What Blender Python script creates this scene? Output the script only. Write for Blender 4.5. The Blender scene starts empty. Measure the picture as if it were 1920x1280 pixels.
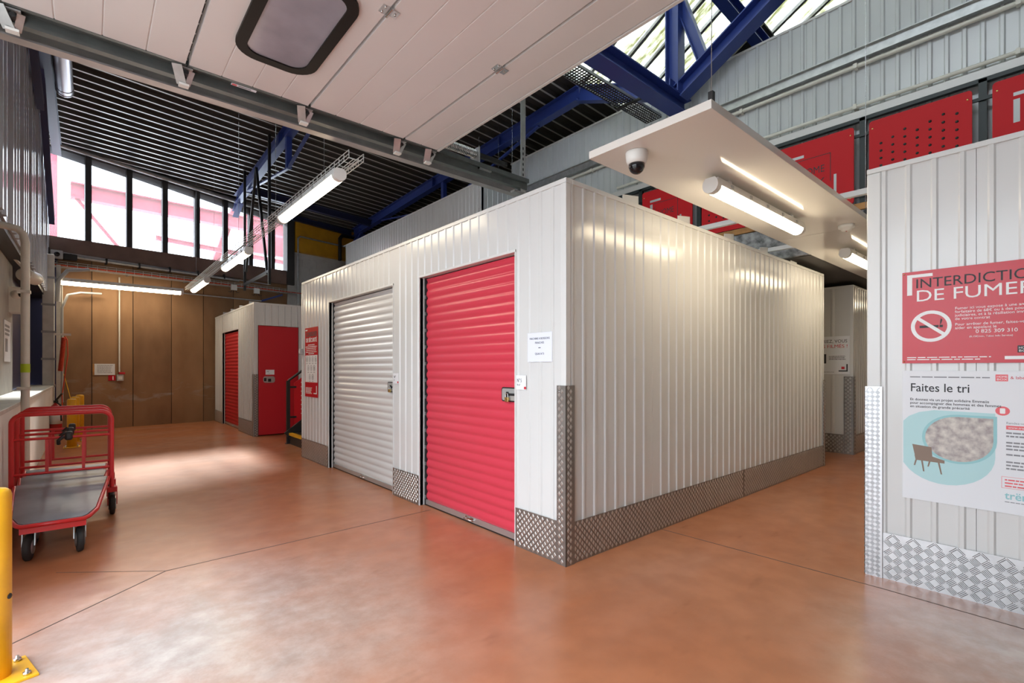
import bpy, math, random
from mathutils import Vector, Matrix
random.seed(7)
S = bpy.context.scene
COL = S.collection

# ------------------------------------------------------------------ camera
YAW = math.radians(40.98)
cam_d = bpy.data.cameras.new('camera')
cam = bpy.data.objects.new('camera', cam_d); COL.objects.link(cam)
cam.location = (0, 0, 1.25)
cam.rotation_euler = (math.radians(90), 0, -YAW)
cam_d.sensor_width = 36.0
cam_d.lens = 914.0 / 1920.0 * 36.0
cam_d.shift_y = 50.0 / 1920.0
cam_d.clip_start = 0.02; cam_d.clip_end = 300
S.camera = cam

# ------------------------------------------------------------------ sky, sun, exposure
W = bpy.data.worlds.new('sky'); S.world = W
W.use_nodes = True
bg = W.node_tree.nodes['Background']
bg.inputs['Color'].default_value = (0.84, 0.925, 1.0, 1)
bg.inputs['Strength'].default_value = 5.6
sun_d = bpy.data.lights.new('sun', 'SUN'); sun_d.energy = 9.0; sun_d.angle = math.radians(7.0)
sun_d.color = (1.0, 0.93, 0.82)
sun = bpy.data.objects.new('sun', sun_d); COL.objects.link(sun)
sun.location = (0, 30, 30)
_sd = Vector((-0.10, -0.80, -0.62))          # direction the sunlight travels
sun.rotation_euler = _sd.to_track_quat('-Z', 'Y').to_euler()
S.view_settings.view_transform = 'Standard'
S.view_settings.look = 'None'
S.view_settings.gamma = 1.0
S.view_settings.use_curve_mapping = False
S.view_settings.exposure = 0.30
TUBE = 19.0                                   # luminance of the fluorescent diffusers

# ------------------------------------------------------------------ materials
def lin(h):
    h = h.lstrip('#'); out = []
    for i in (0, 2, 4):
        c = int(h[i:i+2], 16) / 255.0
        out.append(c / 12.92 if c <= 0.04045 else ((c + 0.055) / 1.055) ** 2.4)
    return tuple(out) + (1.0,)
MATS = {}
def mat(name, col, rough=0.5, metal=0.0, vary=0.0, scale=6.0, bump=0.0, bscale=60.0, spec=0.5, coat=0.0, col2=None, detail=6.0, stretch=None):
    m = bpy.data.materials.new(name); m.use_nodes = True
    nt = m.node_tree; b = nt.nodes['Principled BSDF']
    c = lin(col) if isinstance(col, str) else tuple(col) + (1.0,)
    b.inputs['Base Color'].default_value = c
    b.inputs['Roughness'].default_value = rough
    b.inputs['Metallic'].default_value = metal
    b.inputs['Specular IOR Level'].default_value = spec
    if coat: b.inputs['Coat Weight'].default_value = coat; b.inputs['Coat Roughness'].default_value = 0.08
    if vary or bump or col2:
        tc = nt.nodes.new('ShaderNodeTexCoord')
        src = tc.outputs['Object']
        if stretch:
            mp = nt.nodes.new('ShaderNodeMapping'); mp.inputs['Scale'].default_value = stretch
            nt.links.new(src, mp.inputs['Vector']); src = mp.outputs['Vector']
    if vary or col2:
        n = nt.nodes.new('ShaderNodeTexNoise'); n.inputs['Scale'].default_value = scale; n.inputs['Detail'].default_value = detail
        nt.links.new(src, n.inputs['Vector'])
        r = nt.nodes.new('ShaderNodeValToRGB')
        r.color_ramp.elements[0].position = 0.32; r.color_ramp.elements[1].position = 0.68
        if col2:
            c2 = lin(col2) if isinstance(col2, str) else tuple(col2) + (1.0,)
            r.color_ramp.elements[0].color = c; r.color_ramp.elements[1].color = c2
        else:
            r.color_ramp.elements[0].color = tuple(max(0, x * (1 - vary)) for x in c[:3]) + (1,)
            r.color_ramp.elements[1].color = tuple(min(1, x * (1 + vary)) for x in c[:3]) + (1,)
        nt.links.new(n.outputs['Fac'], r.inputs['Fac']); nt.links.new(r.outputs['Color'], b.inputs['Base Color'])
    if bump:
        n2 = nt.nodes.new('ShaderNodeTexNoise'); n2.inputs['Scale'].default_value = bscale; n2.inputs['Detail'].default_value = 4
        nt.links.new(src, n2.inputs['Vector'])
        bp = nt.nodes.new('ShaderNodeBump'); bp.inputs['Strength'].default_value = bump; bp.inputs['Distance'].default_value = 0.01
        nt.links.new(n2.outputs['Fac'], bp.inputs['Height']); nt.links.new(bp.outputs['Normal'], b.inputs['Normal'])
    MATS[name] = m; return m
def emis(name, col, strength):
    m = bpy.data.materials.new(name); m.use_nodes = True; nt = m.node_tree
    b = nt.nodes['Principled BSDF']; b.inputs['Base Color'].default_value = (0.8, 0.8, 0.8, 1)
    b.inputs['Emission Color'].default_value = tuple(col) + (1,); b.inputs['Emission Strength'].default_value = strength
    MATS[name] = m; return m
def glassy(name, tint, gloss=0.06, rough=0.02):
    m = bpy.data.materials.new(name); m.use_nodes = True; nt = m.node_tree
    for n in list(nt.nodes): nt.nodes.remove(n)
    o = nt.nodes.new('ShaderNodeOutputMaterial'); t = nt.nodes.new('ShaderNodeBsdfTransparent'); g = nt.nodes.new('ShaderNodeBsdfGlossy'); mx = nt.nodes.new('ShaderNodeMixShader')
    t.inputs['Color'].default_value = tuple(tint) + (1,); g.inputs['Roughness'].default_value = rough
    mx.inputs['Fac'].default_value = gloss
    nt.links.new(t.outputs[0], mx.inputs[1]); nt.links.new(g.outputs[0], mx.inputs[2]); nt.links.new(mx.outputs[0], o.inputs['Surface'])
    MATS[name] = m; return m
def sheet_translucent(name):
    m = bpy.data.materials.new(name); m.use_nodes = True; nt = m.node_tree
    for n in list(nt.nodes): nt.nodes.remove(n)
    o = nt.nodes.new('ShaderNodeOutputMaterial'); t = nt.nodes.new('ShaderNodeBsdfTransparent'); d = nt.nodes.new('ShaderNodeBsdfTranslucent'); mx = nt.nodes.new('ShaderNodeMixShader')
    tc = nt.nodes.new('ShaderNodeTexCoord'); mp = nt.nodes.new('ShaderNodeMapping'); mp.inputs['Scale'].default_value = (3.5, 0.9, 0.9)
    n = nt.nodes.new('ShaderNodeTexNoise'); n.inputs['Scale'].default_value = 1.6; n.inputs['Detail'].default_value = 9; n.inputs['Roughness'].default_value = 0.75
    r = nt.nodes.new('ShaderNodeValToRGB'); r.color_ramp.elements[0].position = 0.42; r.color_ramp.elements[1].position = 0.6
    r.color_ramp.elements[0].color = (0.62, 0.64, 0.62, 1); r.color_ramp.elements[1].color = (0.20, 0.205, 0.12, 1)
    nt.links.new(tc.outputs['Object'], mp.inputs['Vector']); nt.links.new(mp.outputs['Vector'], n.inputs['Vector']); nt.links.new(n.outputs['Fac'], r.inputs['Fac'])
    nt.links.new(r.outputs['Color'], d.inputs['Color']); nt.links.new(r.outputs['Color'], t.inputs['Color'])
    mx.inputs['Fac'].default_value = 0.90
    nt.links.new(t.outputs[0], mx.inputs[1]); nt.links.new(d.outputs[0], mx.inputs[2]); nt.links.new(mx.outputs[0], o.inputs['Surface'])
    MATS[name] = m; return m

mat('white_panel', (0.62, 0.615, 0.605), 0.20, vary=0.02, scale=1.5)
mat('white_trim', (0.64, 0.635, 0.625), 0.28)
mat('grey_clad', (0.56, 0.585, 0.60), 0.22, vary=0.04, scale=1.2)
mat('soffit', (0.74, 0.71, 0.665), 0.10)
mat('red_door', (0.58, 0.046, 0.076), 0.30)
mat('red_flat', (0.50, 0.008, 0.016), 0.45)
mat('red_panel', (0.58, 0.008, 0.014), 0.55, spec=0.3)
mat('red_tube', (0.58, 0.020, 0.022), 0.32)
mat('red_out', (0.36, 0.03, 0.065), 0.6)
mat('diamond', (0.27, 0.245, 0.225), 0.45, metal=0.8, vary=0.14, scale=9)
mat('diamond_worn', (0.58, 0.56, 0.53), 0.30, metal=0.8)
mat('latch_metal', (0.50, 0.50, 0.49), 0.28, metal=0.45)
mat('wire_zinc', (0.62, 0.62, 0.60), 0.4, metal=0.35)
mat('bar_plate', (0.50, 0.50, 0.51), 0.36, metal=0.8, vary=0.08, scale=12)
mat('galv', (0.48, 0.49, 0.49), 0.42, metal=0.75, vary=0.12, scale=14)
mat('riser_grey', (0.55, 0.54, 0.51), 0.5, vary=0.08, scale=8)
mat('galv_green', (0.13, 0.142, 0.138), 0.38, metal=0.6, vary=0.12, scale=10)
mat('galv_dark', (0.30, 0.30, 0.30), 0.45, metal=0.7, vary=0.15, scale=10)
mat('steel', (0.62, 0.62, 0.62), 0.25, metal=1.0)
mat('alu_bar', (0.55, 0.56, 0.57), 0.35, metal=0.8)
mat('blue_steel', (0.030, 0.058, 0.27), 0.36)
mat('dark_blue', (0.022, 0.028, 0.085), 0.40)
mat('black', (0.012, 0.012, 0.013), 0.45)
mat('rubber', (0.02, 0.019, 0.018), 0.75, bump=0.1)
mat('dark_frame', (0.035, 0.033, 0.033), 0.5)
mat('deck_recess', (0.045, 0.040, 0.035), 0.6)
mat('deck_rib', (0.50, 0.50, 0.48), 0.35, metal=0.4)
mat('door_white', (0.66, 0.62, 0.605), 0.38, vary=0.02, scale=2)
mat('door_window_frame', (0.010, 0.008, 0.007), 0.5, spec=0.2)
mat('track', (0.40, 0.37, 0.36), 0.38, metal=0.7, vary=0.1, scale=8)
mat('yellow', (0.78, 0.40, 0.012), 0.36, vary=0.10, scale=7)
mat('yellow_dull', (0.62, 0.30, 0.01), 0.6, vary=0.15, scale=3)
mat('brass', (0.72, 0.52, 0.20), 0.25, metal=0.9)
mat('pipe_white', (0.68, 0.66, 0.60), 0.4, vary=0.05, scale=10)
mat('plastic_white', (0.72, 0.71, 0.68), 0.35)
mat('plastic_grey', (0.40, 0.40, 0.40), 0.45)
mat('green_tape', (0.45, 0.62, 0.02), 0.5)
mat('ply_brown', (0.225, 0.118, 0.055), 0.72, col2=(0.345, 0.195, 0.098), scale=1.6, detail=9, bump=0.06, bscale=30, stretch=(1.0, 1.0, 0.45))
mat('ply_brown_dark', (0.185, 0.095, 0.045), 0.72, col2=(0.290, 0.160, 0.080), scale=1.9, detail=9, bump=0.06, bscale=30, stretch=(1.0, 1.0, 0.45))
def scuffs(name):
    m = MATS[name]; nt = m.node_tree; b = nt.nodes['Principled BSDF']; N = nt.nodes.new; L = nt.links.new
    src = b.inputs['Base Color'].links[0].from_socket
    tc = N('ShaderNodeTexCoord'); n = N('ShaderNodeTexNoise'); n.inputs['Scale'].default_value = 1.7; n.inputs['Detail'].default_value = 8; n.inputs['Distortion'].default_value = 1.2
    mp = N('ShaderNodeMapping'); mp.inputs['Scale'].default_value = (1, 1, 2.6); L(tc.outputs['Object'], mp.inputs['Vector']); L(mp.outputs['Vector'], n.inputs['Vector'])
    r = N('ShaderNodeValToRGB'); r.color_ramp.elements[0].position = 0.54; r.color_ramp.elements[1].position = 0.70; L(n.outputs['Fac'], r.inputs['Fac'])
    sp = N('ShaderNodeSeparateXYZ'); L(tc.outputs['Object'], sp.inputs[0])
    z1 = N('ShaderNodeMapRange'); z1.inputs['From Min'].default_value = 0.35; z1.inputs['From Max'].default_value = 0.6; L(sp.outputs['Z'], z1.inputs['Value'])
    z2 = N('ShaderNodeMapRange'); z2.inputs['From Min'].default_value = 1.15; z2.inputs['From Max'].default_value = 0.85; L(sp.outputs['Z'], z2.inputs['Value'])
    a = N('ShaderNodeMath'); a.operation = 'MULTIPLY'; L(z1.outputs[0], a.inputs[0]); L(z2.outputs[0], a.inputs[1])
    c = N('ShaderNodeMath'); c.operation = 'MULTIPLY'; L(a.outputs[0], c.inputs[0]); L(r.outputs['Color'], c.inputs[1])
    c2 = N('ShaderNodeMath'); c2.operation = 'MULTIPLY'; L(c.outputs[0], c2.inputs[0]); c2.inputs[1].default_value = 0.65
    mx = N('ShaderNodeMixRGB'); L(c2.outputs[0], mx.inputs['Fac']); L(src, mx.inputs['Color1']); mx.inputs['Color2'].default_value = (0.36, 0.33, 0.29, 1)
    L(mx.outputs[0], b.inputs['Base Color'])
scuffs('ply_brown'); scuffs('ply_brown_dark')
mat('sill_brown', (0.17, 0.105, 0.085), 0.65, vary=0.18, scale=3)
mat('concrete', (0.30, 0.285, 0.26), 0.85, col2=(0.40, 0.375, 0.335), scale=3, bump=0.15, bscale=40)
mat('blockwork', (0.52, 0.50, 0.49), 0.85, vary=0.08, scale=5, bump=0.2, bscale=30)
mat('flocking', (0.10, 0.10, 0.10), 0.95, col2=(0.42, 0.42, 0.42), scale=14, bump=0.8, bscale=25)
mat('wood', (0.42, 0.20, 0.06), 0.6, vary=0.25, scale=10)
mat('wall_paint', (0.76, 0.75, 0.73), 0.6, vary=0.06, scale=2)
mat('poly_clad', (0.58, 0.60, 0.66), 0.16, metal=0.35, vary=0.05, scale=2)
mat('ledge', (0.60, 0.60, 0.58), 0.45, metal=0.2, vary=0.12, scale=6)
mat('trolley_deck', (0.13, 0.125, 0.14), 0.30, vary=0.25, scale=4)
mat('paper', (0.74, 0.75, 0.78), 0.55)
mat('paper_lilac', (0.70, 0.72, 0.82), 0.5)
mat('ink', (0.03, 0.03, 0.035), 0.6)
mat('ink_grey', (0.25, 0.25, 0.27), 0.6)
mat('ink_white', (0.80, 0.80, 0.80), 0.5)
mat('ink_red', (0.55, 0.015, 0.03), 0.5)
mat('ink_pink', (0.75, 0.12, 0.14), 0.5)
mat('sign_red', (0.52, 0.008, 0.022), 0.22, spec=0.3)
mat('teal', (0.42, 0.64, 0.66), 0.5)
mat('teal_dark', (0.28, 0.54, 0.57), 0.5)
mat('chair_brown', (0.24, 0.17, 0.13), 0.6)
mat('print_photo', (0.30, 0.25, 0.25), 0.5, col2=(0.62, 0.58, 0.52), scale=28, detail=5)
mat('orange_hose', (0.65, 0.06, 0.02), 0.45)
mat('asphalt', (0.30, 0.29, 0.28), 0.9, vary=0.15, scale=2)
mat('extinguisher', (0.45, 0.01, 0.012), 0.3)
mat('lamp_body', (0.66, 0.655, 0.64), 0.35)
mat('dome_black', (0.01, 0.009, 0.012), 0.05)
mat('post_green', (0.016, 0.026, 0.026), 0.45)
mat('pane_grey', (0.30, 0.285, 0.33), 0.08, vary=0.12, scale=5)
mat('pipe_silver', (0.55, 0.53, 0.56), 0.30, metal=0.8)
mat('joint_dark', (0.07, 0.045, 0.035), 0.8)
emis('tube_glow', (1.0, 0.85, 0.60), TUBE)
glassy('glass', (0.96, 0.98, 1.0))
def hazy_glass():  # white translucent mix paints a bright haze veil into the panes
    m = MATS['glass']; nt = m.node_tree
    mx = [n for n in nt.nodes if n.type == 'MIX_SHADER'][0]; out = [n for n in nt.nodes if n.type == 'OUTPUT_MATERIAL'][0]
    tr = nt.nodes.new('ShaderNodeBsdfTranslucent'); tr.inputs['Color'].default_value = (0.8, 0.8, 0.82, 1)
    m2 = nt.nodes.new('ShaderNodeMixShader'); m2.inputs['Fac'].default_value = 0.04
    nt.links.new(mx.outputs[0], m2.inputs[1]); nt.links.new(tr.outputs[0], m2.inputs[2]); nt.links.new(m2.outputs[0], out.inputs['Surface'])
hazy_glass()
glassy('lens_clear', (0.92, 0.92, 0.90), 0.12, 0.1)
sheet_translucent('skylight_sheet')

def floor_material():
    m = bpy.data.materials.new('floor_concrete'); m.use_nodes = True; nt = m.node_tree; b = nt.nodes['Principled BSDF']
    N = nt.nodes.new; L = nt.links.new
    tc = N('ShaderNodeTexCoord')
    def noise(scale, det=6, rough=0.55, loc=(0, 0, 0), sc=(1, 1, 1)):
        mp = N('ShaderNodeMapping'); mp.inputs['Location'].default_value = loc; mp.inputs['Scale'].default_value = sc
        n = N('ShaderNodeTexNoise'); n.inputs['Scale'].default_value = scale; n.inputs['Detail'].default_value = det; n.inputs['Roughness'].default_value = rough
        L(tc.outputs['Object'], mp.inputs['Vector']); L(mp.outputs['Vector'], n.inputs['Vector']); return n
    def ramp(n, p0, p1, c0, c1):
        r = N('ShaderNodeValToRGB'); r.color_ramp.interpolation = 'EASE'; e = r.color_ramp.elements
        e[0].position = p0; e[1].position = p1; e[0].color = tuple(c0) + (1,); e[1].color = tuple(c1) + (1,)
        L(n.outputs['Fac'], r.inputs['Fac']); return r
    def mixc(f, a, bb, fac=None, mode='MIX'):
        mx = N('ShaderNodeMixRGB'); mx.blend_type = mode
        if f is not None: L(f, mx.inputs['Fac'])
        else: mx.inputs['Fac'].default_value = fac
        L(a, mx.inputs['Color1']); L(bb, mx.inputs['Color2']); return mx
    base = ramp(noise(0.7, 3, 0.5), 0.30, 0.72, (0.43, 0.150, 0.065), (0.50, 0.195, 0.092))
    streak = ramp(noise(0.8, 3, 0.5, (3.1, 7.7, 0), (0.7, 1.9, 1)), 0.36, 0.80, (0, 0, 0), (0.7, 0.7, 0.7))
    pale = ramp(noise(5, 4, 0.5, (1, 2, 3)), 0.3, 0.7, (0.43, 0.195, 0.118), (0.48, 0.230, 0.145))
    c1 = mixc(streak.outputs['Color'], base.outputs['Color'], pale.outputs['Color'])
    # worn, dusty traffic patch by dock door; right-hand one also paints the unit's reflection
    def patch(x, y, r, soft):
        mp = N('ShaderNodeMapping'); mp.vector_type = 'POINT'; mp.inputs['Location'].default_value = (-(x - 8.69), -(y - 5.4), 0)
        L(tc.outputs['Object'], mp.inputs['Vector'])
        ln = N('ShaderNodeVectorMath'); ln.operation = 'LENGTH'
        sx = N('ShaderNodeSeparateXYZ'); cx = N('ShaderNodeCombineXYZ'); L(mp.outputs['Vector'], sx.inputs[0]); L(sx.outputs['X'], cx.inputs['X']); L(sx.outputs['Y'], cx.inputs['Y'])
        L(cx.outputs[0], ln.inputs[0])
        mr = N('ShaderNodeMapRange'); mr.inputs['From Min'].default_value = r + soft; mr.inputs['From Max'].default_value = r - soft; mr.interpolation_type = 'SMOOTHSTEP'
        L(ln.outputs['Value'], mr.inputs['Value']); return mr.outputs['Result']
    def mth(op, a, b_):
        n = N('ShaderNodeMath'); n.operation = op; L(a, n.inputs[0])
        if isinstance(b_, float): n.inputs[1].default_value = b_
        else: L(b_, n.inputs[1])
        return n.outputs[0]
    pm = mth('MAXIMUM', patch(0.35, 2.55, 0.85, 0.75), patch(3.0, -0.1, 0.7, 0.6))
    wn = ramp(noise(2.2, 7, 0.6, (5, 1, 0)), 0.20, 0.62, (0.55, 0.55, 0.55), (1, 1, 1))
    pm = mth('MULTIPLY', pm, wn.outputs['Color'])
    dust_reflection = ramp(noise(9, 8, 0.7, (7, 3, 3)), 0.3, 0.7, (0.40, 0.325, 0.29), (0.53, 0.465, 0.43))
    c1 = mixc(pm, c1.outputs['Color'], dust_reflection.outputs['Color'])
    mot = ramp(noise(6, 4, 0.5, (9, 1, 2)), 0.30, 0.72, (0.90, 0.89, 0.88), (1.06, 1.05, 1.04))
    c2 = mixc(None, c1.outputs['Color'], mot.outputs['Color'], 0.8, 'MULTIPLY')
    spots = ramp(noise(3.1, 3, 0.5, (4, 5, 6), (1.0, 2.4, 1)), 0.62, 0.86, (1, 1, 1), (0.5, 0.47, 0.46))
    c3 = mixc(None, c2.outputs['Color'], spots.outputs['Color'], 0.5, 'MULTIPLY')
    L(c3.outputs['Color'], b.inputs['Base Color'])
    b.inputs['Roughness'].default_value = 0.27
    b.inputs['Specular IOR Level'].default_value = 0.55
    MATS['floor_concrete'] = m
floor_material()

# ------------------------------------------------------------------ mesh helpers
ORG = {}                                       # world origin of each created root or part
class MB:
    def __init__(s): s.v = []; s.f = []; s.mi = []; s.sm = []
    def add(s, vs, fs, mi=0, smooth=False):
        o = len(s.v); s.v += [tuple(p) for p in vs]
        for f in fs: s.f.append(tuple(i + o for i in f)); s.mi.append(mi); s.sm.append(smooth)
        return s
    def box(s, x0, x1, y0, y1, z0, z1, mi=0):
        if x0 > x1: x0, x1 = x1, x0
        if y0 > y1: y0, y1 = y1, y0
        if z0 > z1: z0, z1 = z1, z0
        vs = [(x0,y0,z0),(x1,y0,z0),(x1,y1,z0),(x0,y1,z0),(x0,y0,z1),(x1,y0,z1),(x1,y1,z1),(x0,y1,z1)]
        return s.add(vs, [(0,3,2,1),(4,5,6,7),(0,1,5,4),(1,2,6,5),(2,3,7,6),(3,0,4,7)], mi)
    def bar(s, p0, p1, w, h, up=(0,0,1), mi=0):
        p0 = Vector(p0); p1 = Vector(p1); d = (p1 - p0).normalized(); up = Vector(up)
        if abs(d.dot(up)) > 0.98: up = Vector((0, 1, 0)) if abs(d.y) < 0.9 else Vector((1, 0, 0))
        r = d.cross(up).normalized(); u = r.cross(d).normalized()
        vs = []
        for p in (p0, p1):
            for a, b in ((-1,-1),(1,-1),(1,1),(-1,1)): vs.append(p + r*(a*w/2) + u*(b*h/2))
        return s.add(vs, [(3,2,1,0),(4,5,6,7),(0,1,5,4),(1,2,6,5),(2,3,7,6),(3,0,4,7)], mi)
    def ibeam(s, p0, p1, w, h, t=0.012, up=(0,0,1), mi=0):
        p0 = Vector(p0); p1 = Vector(p1); d = (p1 - p0).normalized(); up = Vector(up)
        if abs(d.dot(up)) > 0.98: up = Vector((0, 1, 0))
        r = d.cross(up).normalized(); u = r.cross(d).normalized()
        s.bar(p0 + u*(h/2 - t/2), p1 + u*(h/2 - t/2), w, t, up, mi)
        s.bar(p0 - u*(h/2 - t/2), p1 - u*(h/2 - t/2), w, t, up, mi)
        s.bar(p0, p1, t, h - 2*t, up, mi); return s
    def tube(s, pts, r, n=10, mi=0, cap=True):
        pts = [Vector(p) for p in pts]; o = len(s.v); rings = []
        prev = None
        for i, p in enumerate(pts):
            if i == 0: d = pts[1] - pts[0]
            elif i == len(pts) - 1: d = pts[-1] - pts[-2]
            else: d = (pts[i+1] - p).normalized() + (p - pts[i-1]).normalized()
            if d.length < 1e-9: d = pts[i] - pts[i-1]
            d.normalize()
            if prev is None:
                a = Vector((0, 0, 1)) if abs(d.z) < 0.9 else Vector((1, 0, 0))
                u = d.cross(a).normalized()
            else:
                u = (prev - d * prev.dot(d)); u = u.normalized() if u.length > 1e-6 else d.cross(Vector((0,0,1))).normalized()
            prev = u; w = d.cross(u)
            rr = r[i] if isinstance(r, (list, tuple)) else r
            rings.append([p + (u*math.cos(2*math.pi*k/n) + w*math.sin(2*math.pi*k/n))*rr for k in range(n)])
        vs = [q for ring in rings for q in ring]; fs = []
        for i in range(len(pts) - 1):
            for k in range(n):
                k2 = (k + 1) % n; fs.append((i*n+k, i*n+k2, (i+1)*n+k2, (i+1)*n+k))
        s.add(vs, fs, mi, True)
        if cap:
            s.add(rings[0], [tuple(range(n))[::-1]], mi); s.add(rings[-1], [tuple(range(n))], mi)
        return s
    def lathe(s, c, axis, prof, n=20, mi=0):
        c = Vector(c); d = Vector(axis).normalized()
        a = Vector((0, 0, 1)) if abs(d.z) < 0.9 else Vector((1, 0, 0))
        u = d.cross(a).normalized(); w = d.cross(u); vs = []; fs = []
        for (h, r) in prof:
            for k in range(n): vs.append(c + d*h + (u*math.cos(2*math.pi*k/n) + w*math.sin(2*math.pi*k/n))*max(r, 1e-4))
        for i in range(len(prof) - 1):
            for k in range(n):
                k2 = (k + 1) % n; fs.append((i*n+k, i*n+k2, (i+1)*n+k2, (i+1)*n+k))
        fs.append(tuple(range(n))[::-1]); fs.append(tuple(range((len(prof)-1)*n, len(prof)*n)))
        return s.add(vs, fs, mi, True)
    def extrude(s, poly, vec, mi=0, smooth=False):
        poly = [Vector(p) for p in poly]; vec = Vector(vec); n = len(poly)
        vs = poly + [p + vec for p in poly]
        s.add(vs, [(i, (i+1) % n, n + (i+1) % n, n + i) for i in range(n)], mi, smooth)
        s.add(poly, [tuple(range(n))[::-1]], mi); s.add([p + vec for p in poly], [tuple(range(n))], mi)
        return s
    def build(s, name, m, parent=None, label=None, cat=None, group=None, kind=None, local=False, bevel=0.0):
        if not isinstance(m, (list, tuple)): m = [m]
        if local: org = Vector((0, 0, 0))
        elif parent is not None: org = ORG[parent.name]
        else:
            xs = [v[0] for v in s.v]; ys = [v[1] for v in s.v]; zs = [v[2] for v in s.v]
            org = Vector(((min(xs)+max(xs))/2, (min(ys)+max(ys))/2, min(zs)))
        me = bpy.data.meshes.new(name)
        me.from_pydata([tuple(Vector(v) - org) for v in s.v], [], s.f)
        for mm in m: me.materials.append(MATS[mm])
        for p, i, sm in zip(me.polygons, s.mi, s.sm): p.material_index = i; p.use_smooth = sm
        import bmesh
        bm = bmesh.new(); bm.from_mesh(me)
        bmesh.ops.recalc_face_normals(bm, faces=bm.faces); bm.to_mesh(me); bm.free()
        o = bpy.data.objects.new(name, me); COL.objects.link(o)
        if parent is not None: o.parent = parent; ORG[o.name] = org
        else: o.location = org; ORG[o.name] = org
        if bevel:
            bv = o.modifiers.new('bevel', 'BEVEL'); bv.width = bevel; bv.segments = 2; bv.limit_method = 'ANGLE'
        tag(o, label, cat, group, kind); return o
def tag(o, label=None, cat=None, group=None, kind=None):
    if label: o['label'] = label
    if cat: o['category'] = cat
    if group: o['group'] = group
    if kind: o['kind'] = kind
def thing(name, loc, label=None, cat=None, group=None, kind=None, rz=0.0, local=False):
    o = bpy.data.objects.new(name, None); COL.objects.link(o); o.location = loc; o.rotation_euler = (0, 0, rz)
    o.empty_display_size = 0.2
    ORG[o.name] = Vector((0, 0, 0)) if local else Vector(loc)
    tag(o, label, cat, group, kind); return o
def copy_tree(o, parent=None):
    c = o.copy(); COL.objects.link(c); c.parent = parent
    ORG[c.name] = ORG.get(o.name, Vector((0, 0, 0)))
    for ch in list(o.children): copy_tree(ch, c)
    return c
def B(*a): return MB().box(*a)

class Face:
    """A flat print surface: origin at its lower left seen from outside, right vector, up = z, normal outwards."""
    def __init__(s, org, right, normal): s.o = Vector(org); s.r = Vector(right).normalized(); s.n = Vector(normal).normalized(); s.u = Vector((0, 0, 1))
    def p(s, a, b, off=0.0): return s.o + s.r*a + s.u*b + s.n*off
    def poly(s, pts, off0, off1, mb=None, mi=0):
        mb = mb or MB(); return mb.extrude([s.p(a, b, off0) for a, b in pts], s.n*(off1 - off0), mi)
    def rect(s, a0, a1, b0, b1, off0, off1, mb=None, mi=0): return s.poly([(a0,b0),(a1,b0),(a1,b1),(a0,b1)], off0, off1, mb, mi)
    def text(s, txt, a, b, size, off, m, parent, name='lettering', width=None, align='LEFT', depth=0.0006, bold=0.0, space=1.0):
        cu = bpy.data.curves.new('txt', 'FONT'); cu.body = txt; cu.size = size; cu.align_x = align
        cu.extrude = depth; cu.offset = bold; cu.space_line = space; cu.resolution_u = 3
        t = bpy.data.objects.new('txt', cu); COL.objects.link(t)
        dg = bpy.context.evaluated_depsgraph_get()
        me = bpy.data.meshes.new_from_object(t.evaluated_get(dg))
        COL.objects.unlink(t); bpy.data.objects.remove(t); bpy.data.curves.remove(cu)
        xs = [v.co.x for v in me.vertices] or [0]
        k = 1.0
        if width: k = width / max(1e-6, (max(xs) - min(xs)))
        org = ORG[parent.name]
        for v in me.vertices: v.co = s.p(a + v.co.x*k, b + v.co.y, off + v.co.z) - org
        me.materials.clear(); me.materials.append(MATS[m]); me.name = name
        o = bpy.data.objects.new(name, me); COL.objects.link(o); o.parent = parent; ORG[o.name] = org
        return o
def ell(ca, cb, ra, rb, n=28, a0=0.0, a1=2*math.pi):
    return [(ca + ra*math.cos(a0 + (a1-a0)*i/n), cb + rb*math.sin(a0 + (a1-a0)*i/n)) for i in range(n if a1-a0 > 6.2 else n+1)]
def rrect(a0, a1, b0, b1, r, n=5):
    out = []
    for cx, cy, st in ((a1-r,b1-r,0),(a0+r,b1-r,90),(a0+r,b0+r,180),(a1-r,b0+r,270)):
        for i in range(n+1):
            t = math.radians(st + 90*i/n); out.append((cx + r*math.cos(t), cy + r*math.sin(t)))
    return out
def ring_faces(mb, outer, inner, place, off0, off1, mi=0):
    n = len(outer); vs = [place(*p, off1) for p in outer] + [place(*p, off1) for p in inner] + [place(*p, off0) for p in outer] + [place(*p, off0) for p in inner]
    fs = []
    for i in range(n):
        j = (i + 1) % n
        fs += [(i, j, n+j, n+i), (2*n+i, 3*n+i, 3*n+j, 2*n+j), (i, 2*n+i, 2*n+j, j), (n+i, n+j, 3*n+j, 3*n+i)]
    return mb.add(vs, fs, mi)

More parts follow.
